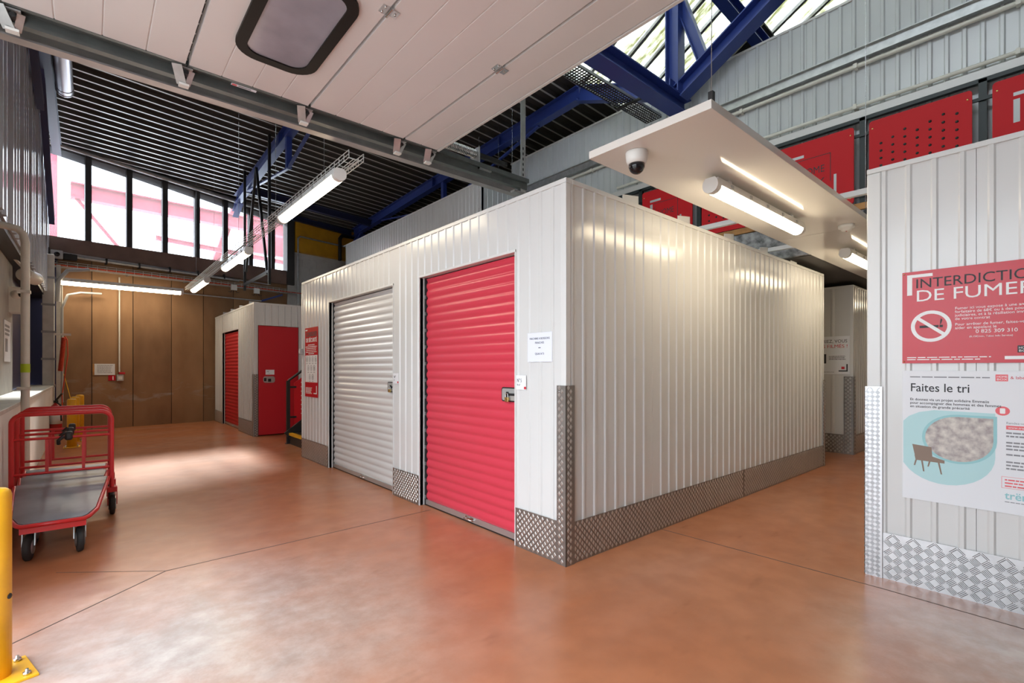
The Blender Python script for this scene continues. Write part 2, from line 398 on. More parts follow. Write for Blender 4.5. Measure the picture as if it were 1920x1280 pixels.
PITCH = 0.115
def rib_panel(axis, c, a0, a1, z0, z1, out, name='wall_panel', m='white_panel', parent=None, thick=0.03, pitch=PITCH, gw=0.034, gd=0.008, ph=0.02, ztop=None):
    """Vertical sheet with shallow pressed grooves. axis 'x': plane x=c running along y; 'y': plane y=c running along x."""
    if a0 > a1: a0, a1 = a1, a0
    prof = [(a0, 0.0)]
    k = math.floor((a0 - ph) / pitch)
    while True:
        g = ph + k*pitch; k += 1
        if g > a1: break
        pts = [(g, 0), (g + gw*0.26, gd), (g + gw*0.74, gd), (g + gw, 0)]
        if pts[0][0] <= a0 + 0.002 or pts[-1][0] >= a1 - 0.002: continue
        prof += pts
    prof.append((a1, 0.0))
    def P(a, d, z): return (c + out*d, a, z) if axis == 'x' else (a, c + out*d, z)
    n = len(prof); vs = []; fs = []
    for a, d in prof: vs.append(P(a, d, z0))
    for a, d in prof: vs.append(P(a, d, (z1 if ztop is None else ztop(a))))
    for i in range(n-1): fs.append((i, i+1, n+i+1, n+i))
    b = len(vs)
    zt0, zt1 = (z1, z1) if ztop is None else (ztop(a0), ztop(a1))
    vs += [P(a0, -thick, z0), P(a1, -thick, z0), P(a0, -thick, zt0), P(a1, -thick, zt1)]
    fs += [(b, b+1, b+3, b+2), (0, n, b+2, b), (n-1, 2*n-1, b+3, b+1)]
    fs.append(tuple(range(n, 2*n)) + (b+3, b+2)); fs.append(tuple(range(n)) + (b+1, b))
    mb = MB(); mb.add(vs, fs)
    return mb.build(name, m, parent)

def diamond_plate(face, a0, a1, b0, b1, parent, name='kick_plate', m='diamond', pitch=0.045, size=0.0150, t=0.003, label=None):
    mb = MB(); face.rect(a0, a1, b0, b1, 0.0, t, mb)
    row = 0; b = b0 + pitch*0.5
    while b < b1 - size:
        a = a0 + pitch*(0.5 if row % 2 else 1.0)
        while a < a1 - size:
            pts = [(a, b - size*1.15), (a + size*0.85, b), (a, b + size*1.15), (a - size*0.85, b)]
            inn = [(a + (x-a)*0.72, b + (y-b)*0.72) for x, y in pts]
            vs = [face.p(x, y, t*0.9) for x, y in pts] + [face.p(x, y, t + 0.0028) for x, y in inn]
            mb.add(vs, [(0,1,5,4),(1,2,6,5),(2,3,7,6),(3,0,4,7),(4,5,6,7)], 1)
            a += pitch
        b += pitch*0.5; row += 1
    return mb.build(name, [m, 'diamond_worn'], parent, label=label)
def five_bar_plate(face, a0, a1, b0, b1, parent, name='kick_plate', m='bar_plate', cell=0.047, t=0.003, label=None):
    mb = MB(); face.rect(a0, a1, b0, b1, 0.0, t, mb)
    row = 0; b = b0 + cell*0.5
    while b < b1 - cell*0.2:
        col = 0; a = a0 + cell*0.5
        while a < a1 - cell*0.2:
            ang = math.radians(45 if (row + col) % 2 else -45); dx, dy = math.cos(ang), math.sin(ang); nx, ny = -dy, dx
            for k in range(-2, 3):
                ox, oy = a + nx*k*cell*0.155, b + ny*k*cell*0.155; L = cell*0.46*(1.0 if abs(k) < 2 else 0.85); w = cell*0.045
                e0 = (ox - dx*L, oy - dy*L); e1 = (ox + dx*L, oy + dy*L)
                pts = [(e0[0]-nx*w, e0[1]-ny*w), (e1[0]-nx*w, e1[1]-ny*w), (e1[0]+nx*w, e1[1]+ny*w), (e0[0]+nx*w, e0[1]+ny*w)]
                if min(p[0] for p in pts) < a0 or max(p[0] for p in pts) > a1 or min(p[1] for p in pts) < b0 or max(p[1] for p in pts) > b1: continue
                c1 = (e0[0]+dx*w*2, e0[1]+dy*w*2); c2 = (e1[0]-dx*w*2, e1[1]-dy*w*2)
                vs = [face.p(x, y, t*0.9) for x, y in pts] + [face.p(*c1, t+0.003), face.p(*c2, t+0.003)]
                mb.add(vs, [(0,1,5,4),(1,2,5),(2,3,4,5),(3,0,4)])
            a += cell; col += 1
        b += cell; row += 1
    return mb.build(name, m, parent, label=label)

# ------------------------------------------------------------------ key dimensions (metres)
XF = 2.283          # street-side face of the storage rows
YC = 2.108          # corridor face of the main row
HB = 2.456          # height of the storage rows
XR, YR = 3.589, 0.814
def wall_y(x): return 13.13 + 0.14*x
def zd(x, y): return 5.62 - 0.06*(x + 0.6) + 0.045*(13.05 - y)

# ------------------------------------------------------------------ floor and ground
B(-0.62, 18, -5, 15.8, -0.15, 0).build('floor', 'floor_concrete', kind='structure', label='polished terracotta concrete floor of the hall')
FLOOR = bpy.data.objects['floor']
def joint(p0, p1, w=0.007):
    MB().bar((p0[0], p0[1], 0.0002), (p1[0], p1[1], 0.0002), w, 0.0012).build('floor_joint', 'joint_dark', FLOOR)
joint((-0.60, 2.88), (0.36, 3.67)); joint((0.36, 3.67), (2.28, 3.72)); joint((-0.15, 4.08), (0.36, 3.67), 0.004)
joint((3.36, 2.10), (3.40, 0.70)); joint((3.40, 0.70), (3.31, -2.5))
B(-40, -0.62, -30, 60, -0.20, -0.02).build('ground', 'asphalt', kind='structure', label='grey yard surface outside the hall')

# ------------------------------------------------------------------ ceiling deck (trapezoid sheet, ribs along x)
def deck(name, x0, x1, y0, y1, zf, per=0.23, label=None):
    mb = MB(); y = y0
    while y < y1 - 0.01:
        yy = [y, y+0.018, y+0.042, y+0.188, y+0.212, min(y+per, y1+0.001)]
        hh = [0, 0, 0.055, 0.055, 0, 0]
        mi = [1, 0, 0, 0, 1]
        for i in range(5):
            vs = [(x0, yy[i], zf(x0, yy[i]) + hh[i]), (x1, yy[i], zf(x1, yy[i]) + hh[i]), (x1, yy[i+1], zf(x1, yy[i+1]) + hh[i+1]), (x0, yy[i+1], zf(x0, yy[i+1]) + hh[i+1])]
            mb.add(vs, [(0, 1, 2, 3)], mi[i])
        y += per
    vs = [(x0,y0,zf(x0,y0)+0.08),(x1,y0,zf(x1,y0)+0.08),(x1,y1,zf(x1,y1)+0.08),(x0,y1,zf(x0,y1)+0.08)]
    mb.add(vs + [(a, b, c + 0.08) for a, b, c in vs], [(0,3,2,1),(4,5,6,7),(0,1,5,4),(1,2,6,5),(2,3,7,6),(3,0,4,7)], 0)
    o = mb.build(name, ['deck_recess', 'deck_rib'], kind='structure', label=label)
    import bmesh
    bm = bmesh.new(); bm.from_mesh(o.data)                      # cut along the skewed rear wall, with a short eave outside
    nrm = Vector((-0.14, 1.0, 0)).normalized(); co = Vector((0, 13.13 + 0.42, 0)) - o.location
    bmesh.ops.bisect_plane(bm, geom=bm.verts[:] + bm.edges[:] + bm.faces[:], plane_co=co, plane_no=nrm, clear_outer=True)
    bm.to_mesh(o.data); bm.free()
    return o
deck('ceiling', -0.75, 18, 5.0, 15.8, zd, label='dark ribbed metal roof deck over the loading hall')
EAVE = 5.0
def zs(x, y): return zd(x, EAVE) + 0.02 + 0.55*(EAVE - y)          # pitched rooflight slope
RIDGE_Y = 1.2
# opaque part of the pitched roof beyond the rooflight, and the far slope
def slab(name, quad, t, m, label):
    q = [Vector(p) for p in quad]
    MB().extrude(q, (0, 0, t)).build(name, m, kind='structure', label=label)
slab('ceiling', [(7.8, EAVE, zs(7.8, EAVE) - 0.03), (12, EAVE, zs(12, EAVE) - 0.03), (12, 3.1, zs(12, 3.1) - 0.03), (7.8, 3.1, zs(7.8, 3.1) - 0.03)], 0.03, 'deck_recess', 'dark sheeted patch of roof at the low right of the rooflight')
slab('ceiling', [(9.3, EAVE, zs(9.3, EAVE)), (18, EAVE, zs(18, EAVE)), (18, RIDGE_Y, zs(18, RIDGE_Y)), (9.3, RIDGE_Y, zs(9.3, RIDGE_Y))], 0.1, 'deck_recess', 'dark pitched roof beyond the rooflight')
slab('ceiling', [(-0.75, RIDGE_Y, zs(-0.75, RIDGE_Y)), (18, RIDGE_Y, zs(18, RIDGE_Y)), (18, -5, zs(18, RIDGE_Y) - 2.4), (-0.75, -5, zs(-0.75, RIDGE_Y) - 2.4)], 0.1, 'deck_recess', 'dark far slope of the pitched roof')
slab('ceiling', [(-0.75, EAVE, zs(-0.75, EAVE)), (2.2, EAVE, zs(2.2, EAVE)), (2.2, RIDGE_Y, zs(2.2, RIDGE_Y)), (-0.75, RIDGE_Y, zs(-0.75, RIDGE_Y))], 0.1, 'deck_recess', 'dark pitched roof above the dock door')
# rooflight: translucent sheets between dark ribs
SKY = thing('window_2', (5.5, 3.0, 6.5), 'sloping rooflight of translucent stained sheets between dark ribs', kind='structure')
x = 2.2
while x < 9.29:
    x1 = x + 0.355
    q = [(x + 0.02, EAVE, zs(x, EAVE) + 0.03), (x1, EAVE, zs(x1, EAVE) + 0.03), (x1, RIDGE_Y, zs(x1, RIDGE_Y) + 0.03), (x + 0.02, RIDGE_Y, zs(x, RIDGE_Y) + 0.03)]
    MB().extrude(q, (0, 0, 0.008)).build('pane', 'skylight_sheet', SKY)
    MB().bar((x, EAVE, zs(x, EAVE) + 0.01), (x, RIDGE_Y, zs(x, RIDGE_Y) + 0.01), 0.05, 0.06).build('rib', 'galv_dark', SKY)
    x += 0.3945

# ------------------------------------------------------------------ left wall (dock side)
WL = thing('wall_left', (-0.6, 6.0, 0.0), 'dock side wall with white base, concrete recess and ribbed cladding above', kind='structure')
B(-0.80, -0.50, 3.62, 12.95, 0, 0.90).build('base_wall', 'wall_paint', WL)
B(-1.0, -0.76, 3.62, 9.2, 0.93, 2.69).build('recess_wall', 'concrete', WL)
B(-1.0, -0.86, 9.2, 13.1, 0.93, 2.69).build('recess_panel', 'dark_blue', WL)
B(-1.0, -0.50, 3.45, 3.62, 0, 3.2).build('jamb', 'galv', WL)
B(-1.0, -0.62, 3.45, 13.2, 2.60, 2.69).build('lintel', 'dark_frame', WL)
for i in range(9):
    y0 = 3.5 + i*1.07; rib_panel('x', -0.6, y0, y0 + 1.066, 2.66, 5.5, 1, 'cladding_sheet', 'poly_clad', WL, pitch=0.267, gw=0.11, gd=0.03)
B(-0.72, -0.62, 0.15, 3.5, 3.02, 6.3).build('wall_above_door', 'wall_paint', WL)
B(-0.72, -0.62, -5, 0.15, 0, 6.3).build('wall_near', 'wall_paint', WL)
B(-0.84, -0.485, 3.62, 12.95, 0.90, 0.935).build('trim_1', 'ledge', kind='structure', label='grey metal ledge capping the white dock wall', bevel=0.006)
B(-0.75, 18, -5.1, -5, 0, 6.6).build('wall_front', 'wall_paint', kind='structure', label='plain wall behind the viewer')
B(18, 18.1, -5, 15.8, 0, 7.2).build('wall_right', 'wall_paint', kind='structure', label='plain far end wall of the hall')

# ------------------------------------------------------------------ back wall (runs slightly askew), local frame: x along the wall, y outwards
SKEW = math.atan(0.14); KX = 1.0 / math.cos(SKEW)
def wz_top(s): return 5.55 - 0.088*s
WB = thing('wall_back', (0, 13.13, 0), 'brown panelled rear wall under a strip of tall windows', kind='structure', rz=SKEW, local=True)
seams = [-0.46, 0.05, 0.72, 1.41, 2.04, 2.68, 3.32, 3.98]
for i in range(len(seams) - 1):
    dz = 0.004*(i % 3)
    B(seams[i]*KX + 0.006, seams[i+1]*KX - 0.006, -dz, 0.16, 0.0, 3.46).build('panel', 'ply_brown' if i % 2 else 'ply_brown_dark', WB, local=True, bevel=0.004)
B(-1.1, -0.47, -0.005, 0.16, 0, 3.46).build('dark_panel', 'dark_blue', WB, local=True)
B(-1.0, 4.02, 0.02, 0.2, 0, 3.5).build('backing', 'dark_frame', WB, local=True)
B(-0.95, 4.18, -0.06, 0.2, 3.46, 3.82).build('sill_beam', 'sill_brown', WB, local=True)
# grey blockwork pier right of the windows: blocks with recessed joints
for r in range(22):
    z0 = r*0.2; off = 0.2 if r % 2 else 0.0; a = 4.02 - off
    while a < 7.0:
        lo = max(a, 4.02); hi = min(a + 0.4, 7.0)
        if hi - lo > 0.03 and r >= 11:
            B(lo + 0.003, hi - 0.003, -0.02, 0.18, z0 + 0.003, z0 + 0.197).build('block', 'blockwork', WB, local=True)
        a += 0.4
B(4.02, 7.0, -0.012, 0.17, 0, 4.4).build('block_backing', 'blockwork', WB, local=True)
B(3.98, 4.17, -0.10, 0.16, 3.46, 5.5).build('end_post', 'dark_frame', WB, local=True)
B(4.18, 9.0, 0.02, 0.2, 4.4, 5.6).build('upper_wall', 'dark_frame', WB, local=True)
B(7.0, 18.6, 0.0, 0.2, 0, 6.0).build('far_wall', 'wall_paint', WB, local=True)
MB().extrude([(-1.0, 0, wz_top(-1.0)), (4.2, 0, wz_top(4.2)), (4.2, 0, 5.9), (-1.0, 0, 6.1)], (0, 0.2, 0)).build('head_fascia', 'dark_frame', WB, local=True)
MB().tube([(-0.75, -0.08, wz_top(-0.75) + 0.03), (4.0, -0.08, wz_top(4.0) + 0.03)], 0.05, 12).build('head_pipe', 'galv_dark', WB, local=True)
WIN = thing('window_1', (0, 13.13, 3.82), 'strip of tall panes with black mullions under the roof, sloping head', kind='structure', rz=SKEW, local=True)
mull = [-0.70, 0.0, 0.67, 1.31, 1.94, 2.54, 3.12, 3.66]
for k, sx in enumerate(mull):
    w = 0.05 if k else 0.03
    B(sx - w, sx + w, 0.0, 0.12, 0, wz_top(sx) - 3.82 + 0.06).build('mullion', 'dark_frame', WIN, local=True)
ends = mull + [3.98]
for k in range(len(ends) - 1):
    a, b = ends[k] + 0.03, ends[k+1] - 0.03
    MB().extrude([(a, 0.06, 0), (b, 0.06, 0), (b, 0.06, wz_top(b) - 3.82), (a, 0.06, wz_top(a) - 3.82)], (0, 0.008, 0)).build('pane', 'glass', WIN, local=True)
    MB().extrude([(a, 0.10, wz_top(a) - 3.82 - 0.13), (b, 0.10, wz_top(b) - 3.82 - 0.16), (b, 0.10, wz_top(b) - 3.82), (a, 0.10, wz_top(a) - 3.82)], (0, 0.006, 0)).build('blind', 'plastic_grey', WIN, local=True)
# corrugated fringe and dark jamb on the left of the window
B(-1.05, -0.74, -0.02, 0.16, 3.46, 5.6).build('left_jamb', 'dark_frame', WB, local=True)

# red steelwork outside the windows
def outside(name, label, *segs):
    mb = MB()
    for (p0, p1, w, h) in segs: mb.ibeam(p0, p1, w, h, 0.03)
    mb.build(name, 'red_out', label=label, cat='beam', group='red steelwork outside the windows')
outside('steel_girder', 'long red steel girder seen outside through the windows', ((-0.35, 17, 5.85), (9.5, 17.8, 5.85), 0.3, 0.40))
outside('steel_column', 'broad red steel column outside, at the left end of the window strip', ((-0.86, 17, -0.02), (-0.86, 17, 7.2), 0.5, 0.5))
outside('steel_brace', 'thin red diagonal brace outside, running from the girder end to the ground', ((-0.3, 17, 5.75), (4.0, 17, -0.02), 0.07, 0.08))
outside('steel_post', 'red raking post outside, crossing behind the girder near the blue beam end', ((1.6, 17.5, -0.02), (3.7, 17.7, 6.9), 0.16, 0.18))
outside('steel_rail', 'low thin red rail outside, below the girder', ((1.4, 16.6, 4.85), (7.0, 17.2, 4.62), 0.08, 0.13))
outside('steel_gable', 'large red steel gusset outside, beside the black window end post', ((4.0, 18.6, 5.9), (9.5, 18.9, 5.8), 0.2, 1.3), ((9.3, 18.9, -0.02), (9.3, 18.9, 5.3), 0.2, 0.2))

# ------------------------------------------------------------------ blue roof beams
def roof_beam(name, label, x, y0, y1, strut_y=None, knee=None, tail=None, m='blue_steel', h=0.22, w=0.14):
    t = thing(name, (x, y1, zd(x, y1) - 0.2), label, 'beam', 'blue trussed roof beams')
    MB().ibeam((x, y0, zd(x, y0) - h/2 - 0.01), (x, y1, zd(x, y1) - h/2 - 0.01), w, h, 0.014).build('rafter', m, t)
    if strut_y:
        zt = zd(x, strut_y) - h - 0.01
        MB().bar((x, strut_y, zt), (x, strut_y, zt - 0.55), 0.09, 0.09).build('strut', m, t)
        ya, yb = strut_y + 2.9, strut_y - 2.9
        MB().bar((x, ya, zd(x, ya) - h - 0.02), (x, strut_y, zt - 0.54), 0.05, 0.03).build('tie_bar', m, t)
        MB().bar((x, strut_y, zt - 0.54), (x, max(yb, 5.3), zd(x, max(yb, 5.3)) - h - 0.02), 0.05, 0.03).build('tie_bar', m, t)
        for yy in (strut_y + 0.35, strut_y - 1.9):
            MB().bar((x, yy, zd(x, yy) - 0.02), (x, yy, zd(x, yy) - h), w + 0.01, 0.012, (0,1,0)).build('stiffener', m, t)
    if knee:
        MB().ibeam((x, knee[0], zd(x, knee[0]) - h), (x, knee[1], knee[2]), 0.13, 0.18, 0.014, (0, 1, 0)).build('knee_brace', m, t)
    if tail:
        MB().ibeam((x, y0, zd(x, y0) - h/2 - 0.02), (x, tail[0], tail[1]), w, h, 0.014).build('bent_tail', m, t)
    return t
roof_beam('roof_beam', 'blue trussed roof beam with strut, above the hanging strip lights', 2.70, 5.0, 13.2, 9.2, (12.9, 13.40, 5.0), (3.55, 4.95))
roof_beam('roof_beam', 'blue trussed roof beam with slanted knee brace, above the white storage row', 5.72, 5.0, 13.45, 8.8, (12.9, 13.9, 4.45), (3.55, 4.90))
roof_beam('roof_beam', 'grey blue roof beam along the left wall cladding', -0.46, 5.0, 12.9, None, None, None, 'dark_blue', 0.24, 0.13)
roof_beam('roof_beam', 'blue roof beam far right above the grey upper wall', 8.7, 5.0, 14.0, 8.8, None, (3.55, 4.7))
t = thing('purlin', (4.2, 12.6, 5.0), 'dark blue cross beam tying the two trussed roof beams near the window', 'beam')
MB().ibeam((2.7, 12.3, zd(2.7, 12.3) - 0.16), (5.7, 12.3, zd(5.7, 12.3) - 0.16), 0.10, 0.16).build('web', 'dark_blue', t)
t = thing('purlin', (4.9, 13.3, 5.0), 'dark blue cross beam directly above the yellow panel', 'beam')
MB().ibeam((3.9, 13.45, 5.22), (5.7, 13.6, 5.12), 0.10, 0.14).build('web', 'dark_blue', t)
for k, (y0, y1, zt, zb) in enumerate(((9.6, 12.6, 5.05, 4.0), (6.9, 9.7, 5.30, 5.0))):
    MB().ibeam((-0.52, y0, 5.6 if k == 0 else 5.6), (-0.52, y1, zb), 0.08, 0.12).build('wall_brace', 'dark_blue', label=('dark diagonal brace on the left cladding, running down to the window corner' if k == 0 else 'dark diagonal brace on the left cladding, nearest the overhead door'), cat='brace', group='wall braces')

# lattice girder under the rooflight
LG = thing('lattice_girder', (4.2, 3.5, 4.75), 'blue lattice girder with post and diagonals under the rooflight', 'girder')
GY = 3.5
MB().ibeam((2.2, GY, 4.78), (6.16, GY, 4.78), 0.22, 0.20, 0.016).build('bottom_chord', 'blue_steel', LG)
MB().ibeam((5.93, GY, 4.90), (5.93, GY, zs(5.93, GY) - 0.03), 0.17, 0.19, 0.016, (0, 1, 0)).build('post', 'blue_steel', LG)
MB().ibeam((5.97, GY - 0.06, 4.92), (5.97, 0.9, 6.30), 0.20, 0.20, 0.016).build('rafter', 'blue_steel', LG)
MB().ibeam((5.97, 3.12, 5.22), (5.97, 3.50, zs(5.97, 3.5) - 0.1), 0.12, 0.13, 0.014).build('diagonal', 'blue_steel', LG)
MB().ibeam((2.3, 3.2, zs(2.3, 3.2) - 0.14), (9.2, 3.2, zs(9.2, 3.2) - 0.14), 0.16, 0.2, 0.014).build('purlin', 'blue_steel', LG)
MB().ibeam((3.2, 5.0, zs(3.2, 5.0) - 0.1), (3.2, 1.2, zs(3.2, 1.2) - 0.1), 0.16, 0.2, 0.014).build('rafter', 'blue_steel', LG)
MB().box(5.80, 6.12, GY - 0.008, GY + 0.008, 4.86, 5.08).build('gusset_plate', 'blue_steel', LG)

# perforated cable tray under the girder: slotted sheet made of strips
PT = thing('perforated_tray', (5.0, 3.9, 4.78), 'black perforated cable tray hanging beside the blue girder chord', 'cable tray')
mb = MB(); n = 60
for i in range(n + 1):
    xx = 3.4 + i*(6.05 - 3.4)/n; mb.box(xx - 0.009, xx + 0.009, 3.78, 4.02, 4.76, 4.764)
for j in range(7):
    yy = 3.78 + j*0.04; mb.box(3.4, 6.05, yy - 0.007, yy + 0.007, 4.76, 4.764)
mb.build('slotted_bed', 'black', PT)
MB().box(3.4, 6.05, 3.775, 3.779, 4.76, 4.80).build('side_rail', 'galv', PT); MB().box(3.4, 6.05, 4.021, 4.025, 4.76, 4.80).build('side_rail', 'galv', PT)
MB().box(5.38, 5.42, 3.45, 4.05, 4.735, 4.757).build('cross_bracket', 'black', PT)

# ------------------------------------------------------------------ overhead sectional door, open on its tracks
DZ = 3.0; DY0, DY1 = 0.25, 3.36
joints_x = [-0.42, 0.43, 1.115, 1.82, 2.12]
SD = thing('sectional_door', (0.9, 1.8, DZ), 'open overhead sectional door, white panels with one rounded window', 'door')
for i in range(len(joints_x) - 1):
    xa, xb = joints_x[i] + 0.005, joints_x[i+1] - 0.005
    if i == 0: xa = -0.5
    mb = MB(); nrib = max(1, round((xb - xa) / 0.175)); prof = []
    for k in range(nrib):
        u0 = xa + (xb - xa)*k/nrib; u1 = xa + (xb - xa)*(k+1)/nrib
        prof += [(u0 + 0.0045, 0.0), (u1 - 0.0045, 0.0)]
        if k < nrib - 1: prof += [(u1 - 0.001, 0.004), (u1 + 0.001, 0.004)]
    poly = [(a, DY0, DZ + b) for a, b in prof] + [(xb, DY0, DZ + 0.042), (xa, DY0, DZ + 0.042)]
    mb.extrude(poly, (0, DY1 - DY0, 0))
    sec = mb.build('door_section', 'door_white', SD)
    B(xa - 0.002, xb + 0.002, DY1 - 0.01, DY1 + 0.012, DZ - 0.003, DZ + 0.045).build('end_cap', 'galv_green', sec)
B(2.116, 2.135, DY0, DY1, DZ - 0.004, DZ + 0.05).build('bottom_seal', 'door_white', SD)
# rounded window in the second section
def dplace(a, b, off): return Vector((a, b, DZ - off))
o_ = rrect(0.585, 1.005, 2.20, 3.02, 0.13, 7); i_ = rrect(0.64, 0.95, 2.255, 2.965, 0.08, 7)
mb = MB(); ring_faces(mb, o_, i_, dplace, -0.002, 0.016); wf = mb.build('window_frame', 'door_window_frame', SD)
mb = MB(); mb.extrude([dplace(a, b, 0.004) for a, b in i_], (0, 0, -0.003)); mb.build('window_pane', 'pane_grey', SD)
def hinge(xh, yh):
    h = B(xh - 0.045, xh - 0.008, yh - 0.03, yh + 0.03, DZ - 0.004, DZ).build('hinge', 'steel', SD)
    B(xh + 0.008, xh + 0.045, yh - 0.025, yh + 0.025, DZ - 0.004, DZ).build('leaf', 'steel', h)
    MB().tube([(xh, yh - 0.035, DZ - 0.006), (xh, yh + 0.035, DZ - 0.006)], 0.008, 8).build('knuckle', 'steel', h)
    for a, b in ((-0.03, 0.02), (-0.03, -0.02), (0.03, 0.0)):
        MB().lathe((xh + a, yh + b, DZ - 0.004), (0, 0, -1), [(0, 0.007), (0.005, 0.006)], 8).build('bolt', 'steel', h)
for xh in joints_x[1:4]:
    hinge(xh, 2.20); hinge(xh, 0.9)
# track
TR = thing('door_track', (1.2, 3.46, DZ - 0.05), 'galvanised horizontal track of the overhead door with roller brackets', 'track')
prof = [(3.40, 0.05), (3.40, 0.012), (3.43, 0.012), (3.43, -0.045), (3.475, -0.045), (3.475, 0.02), (3.47, 0.02), (3.47, -0.04), (3.435, -0.04), (3.435, 0.017), (3.405, 0.017), (3.405, 0.05)]
MB().extrude([(-0.45, a, DZ + b) for a, b in prof], (3.62, 0, 0)).build('channel', 'galv_green', TR)
MB().extrude([(-0.45, 3.545, DZ - 0.06), (-0.45, 3.615, DZ - 0.06), (-0.45, 3.615, DZ + 0.03), (-0.45, 3.605, DZ + 0.03), (-0.45, 3.605, DZ - 0.05), (-0.45, 3.545, DZ - 0.05)], (3.62, 0, 0)).build('angle', 'track', TR)
for xb in (-0.28, 0.43, 1.115, 1.82, 2.09):
    br = B(xb - 0.03, xb + 0.03, 3.37, 3.46, DZ - 0.012, DZ - 0.006).build('roller_bracket', 'galv', TR)
    MB().bar((xb - 0.05, 3.36, DZ - 0.008), (xb - 0.015, 3.45, DZ - 0.075), 0.05, 0.006).build('arm', 'galv', br)
    MB().bar((xb + 0.03, 3.40, DZ - 0.008), (xb + 0.012, 3.45, DZ - 0.075), 0.03, 0.006).build('arm', 'galv', br)
    B(xb - 0.03, xb + 0.02, 3.43, 3.47, DZ - 0.085, DZ - 0.072).build('foot', 'plastic_white', br)
    MB().tube([(xb, 3.38, DZ - 0.03), (xb, 3.47, DZ - 0.03)], 0.012, 10).build('roller', 'black', br)
# end of track: hanger post, bumper spring, buffer
PO = thing('track_hanger', (3.10, 3.46, DZ), 'galvanised slotted post hanging from the roof at the end of the door track', 'post')
MB().extrude([(3.10, 3.44, 2.93), (3.16, 3.44, 2.93), (3.16, 3.50, 2.93), (3.154, 3.50, 2.93), (3.154, 3.446, 2.93), (3.10, 3.446, 2.93)], (0, 0, 3.0)).build('angle_post', 'galv', PO)
for k in range(8): B(3.122, 3.134, 3.438, 3.4395, 2.98 + k*0.05, 3.005 + k*0.05).build('slot', 'black', PO)
B(3.02, 3.18, 3.44, 3.50, 2.91, 2.93).build('foot_plate', 'galv_dark', PO)
SP = thing('buffer_spring', (2.45, 3.43, DZ), 'long steel buffer spring at the end of the door track', 'spring')
pts = []; 
for i in range(0, 26*10 + 1):
    a = 2*math.pi*i/10; pts.append((2.16 + 0.42*i/260, 3.47 + 0.034*math.cos(a), DZ + 0.145 + 0.034*math.sin(a)))
MB().tube(pts, 0.0055, 5).build('coil', 'steel', SP)
B(2.58, 2.72, 3.41, 3.54, DZ + 0.0, DZ + 0.012).build('bracket', 'galv', SP); B(2.58, 2.592, 3.41, 3.54, DZ + 0.0, DZ + 0.19).build('bracket', 'galv', SP)
MB().bar((2.6, 3.48, DZ + 0.15), (2.95, 3.48, DZ + 0.15), 0.03, 0.04).build('guide_bar', 'black', SP)
f = Face((0.62, 3.409, DZ - 0.001), (1, 0, 0), (0, 0, -1))
st = B(0.66, 0.80, 3.372, 3.398, DZ - 0.0062, DZ - 0.005).build('warning_sticker', 'paper', label='small pale warning sticker on the overhead door edge', cat='sticker')
B(0.665, 0.69, 3.376, 3.394, DZ - 0.0068, DZ - 0.0062).build('print', 'ink_pink', st); B(0.70, 0.77, 3.380, 3.390, DZ - 0.0068, DZ - 0.0062).build('print', 'ink_grey', st)

# ------------------------------------------------------------------ storage rows
def roller_curtain(parent, axis, c, a0, a1, z0, z1, out, m, label, pitch=0.0735, amp=0.011):
    """Corrugated steel roll-up curtain; horizontal rounded ridges."""
    mb = MB(); prof = []; z = z0; K = [(0.0, 0.0), (0.10, 0.15), (0.22, 0.62), (0.36, 0.95), (0.5, 1.0), (0.64, 0.95), (0.78, 0.62), (0.90, 0.15)]
    while z < z1:
        for k, d in K:
            if z + k*pitch <= z1: prof.append((z + k*pitch, d*amp))
        z += pitch
    prof.append((z1, 0.0))
    def P(a, d, z): return (c + out*d, a, z) if axis == 'x' else (a, c + out*d, z)
    vs = [P(a0, d, z) for z, d in prof] + [P(a1, d, z) for z, d in prof]; n = len(prof)
    mb.add(vs, [(i, i+1, n+i+1, n+i) for i in range(n-1)], 0, True)
    mb.add([P(a0, -0.004, z0), P(a1, -0.004, z0), P(a1, -0.004, z1), P(a0, -0.004, z1)], [(0, 1, 2, 3)])
    return mb.build('roller_door', m, parent, label=label)
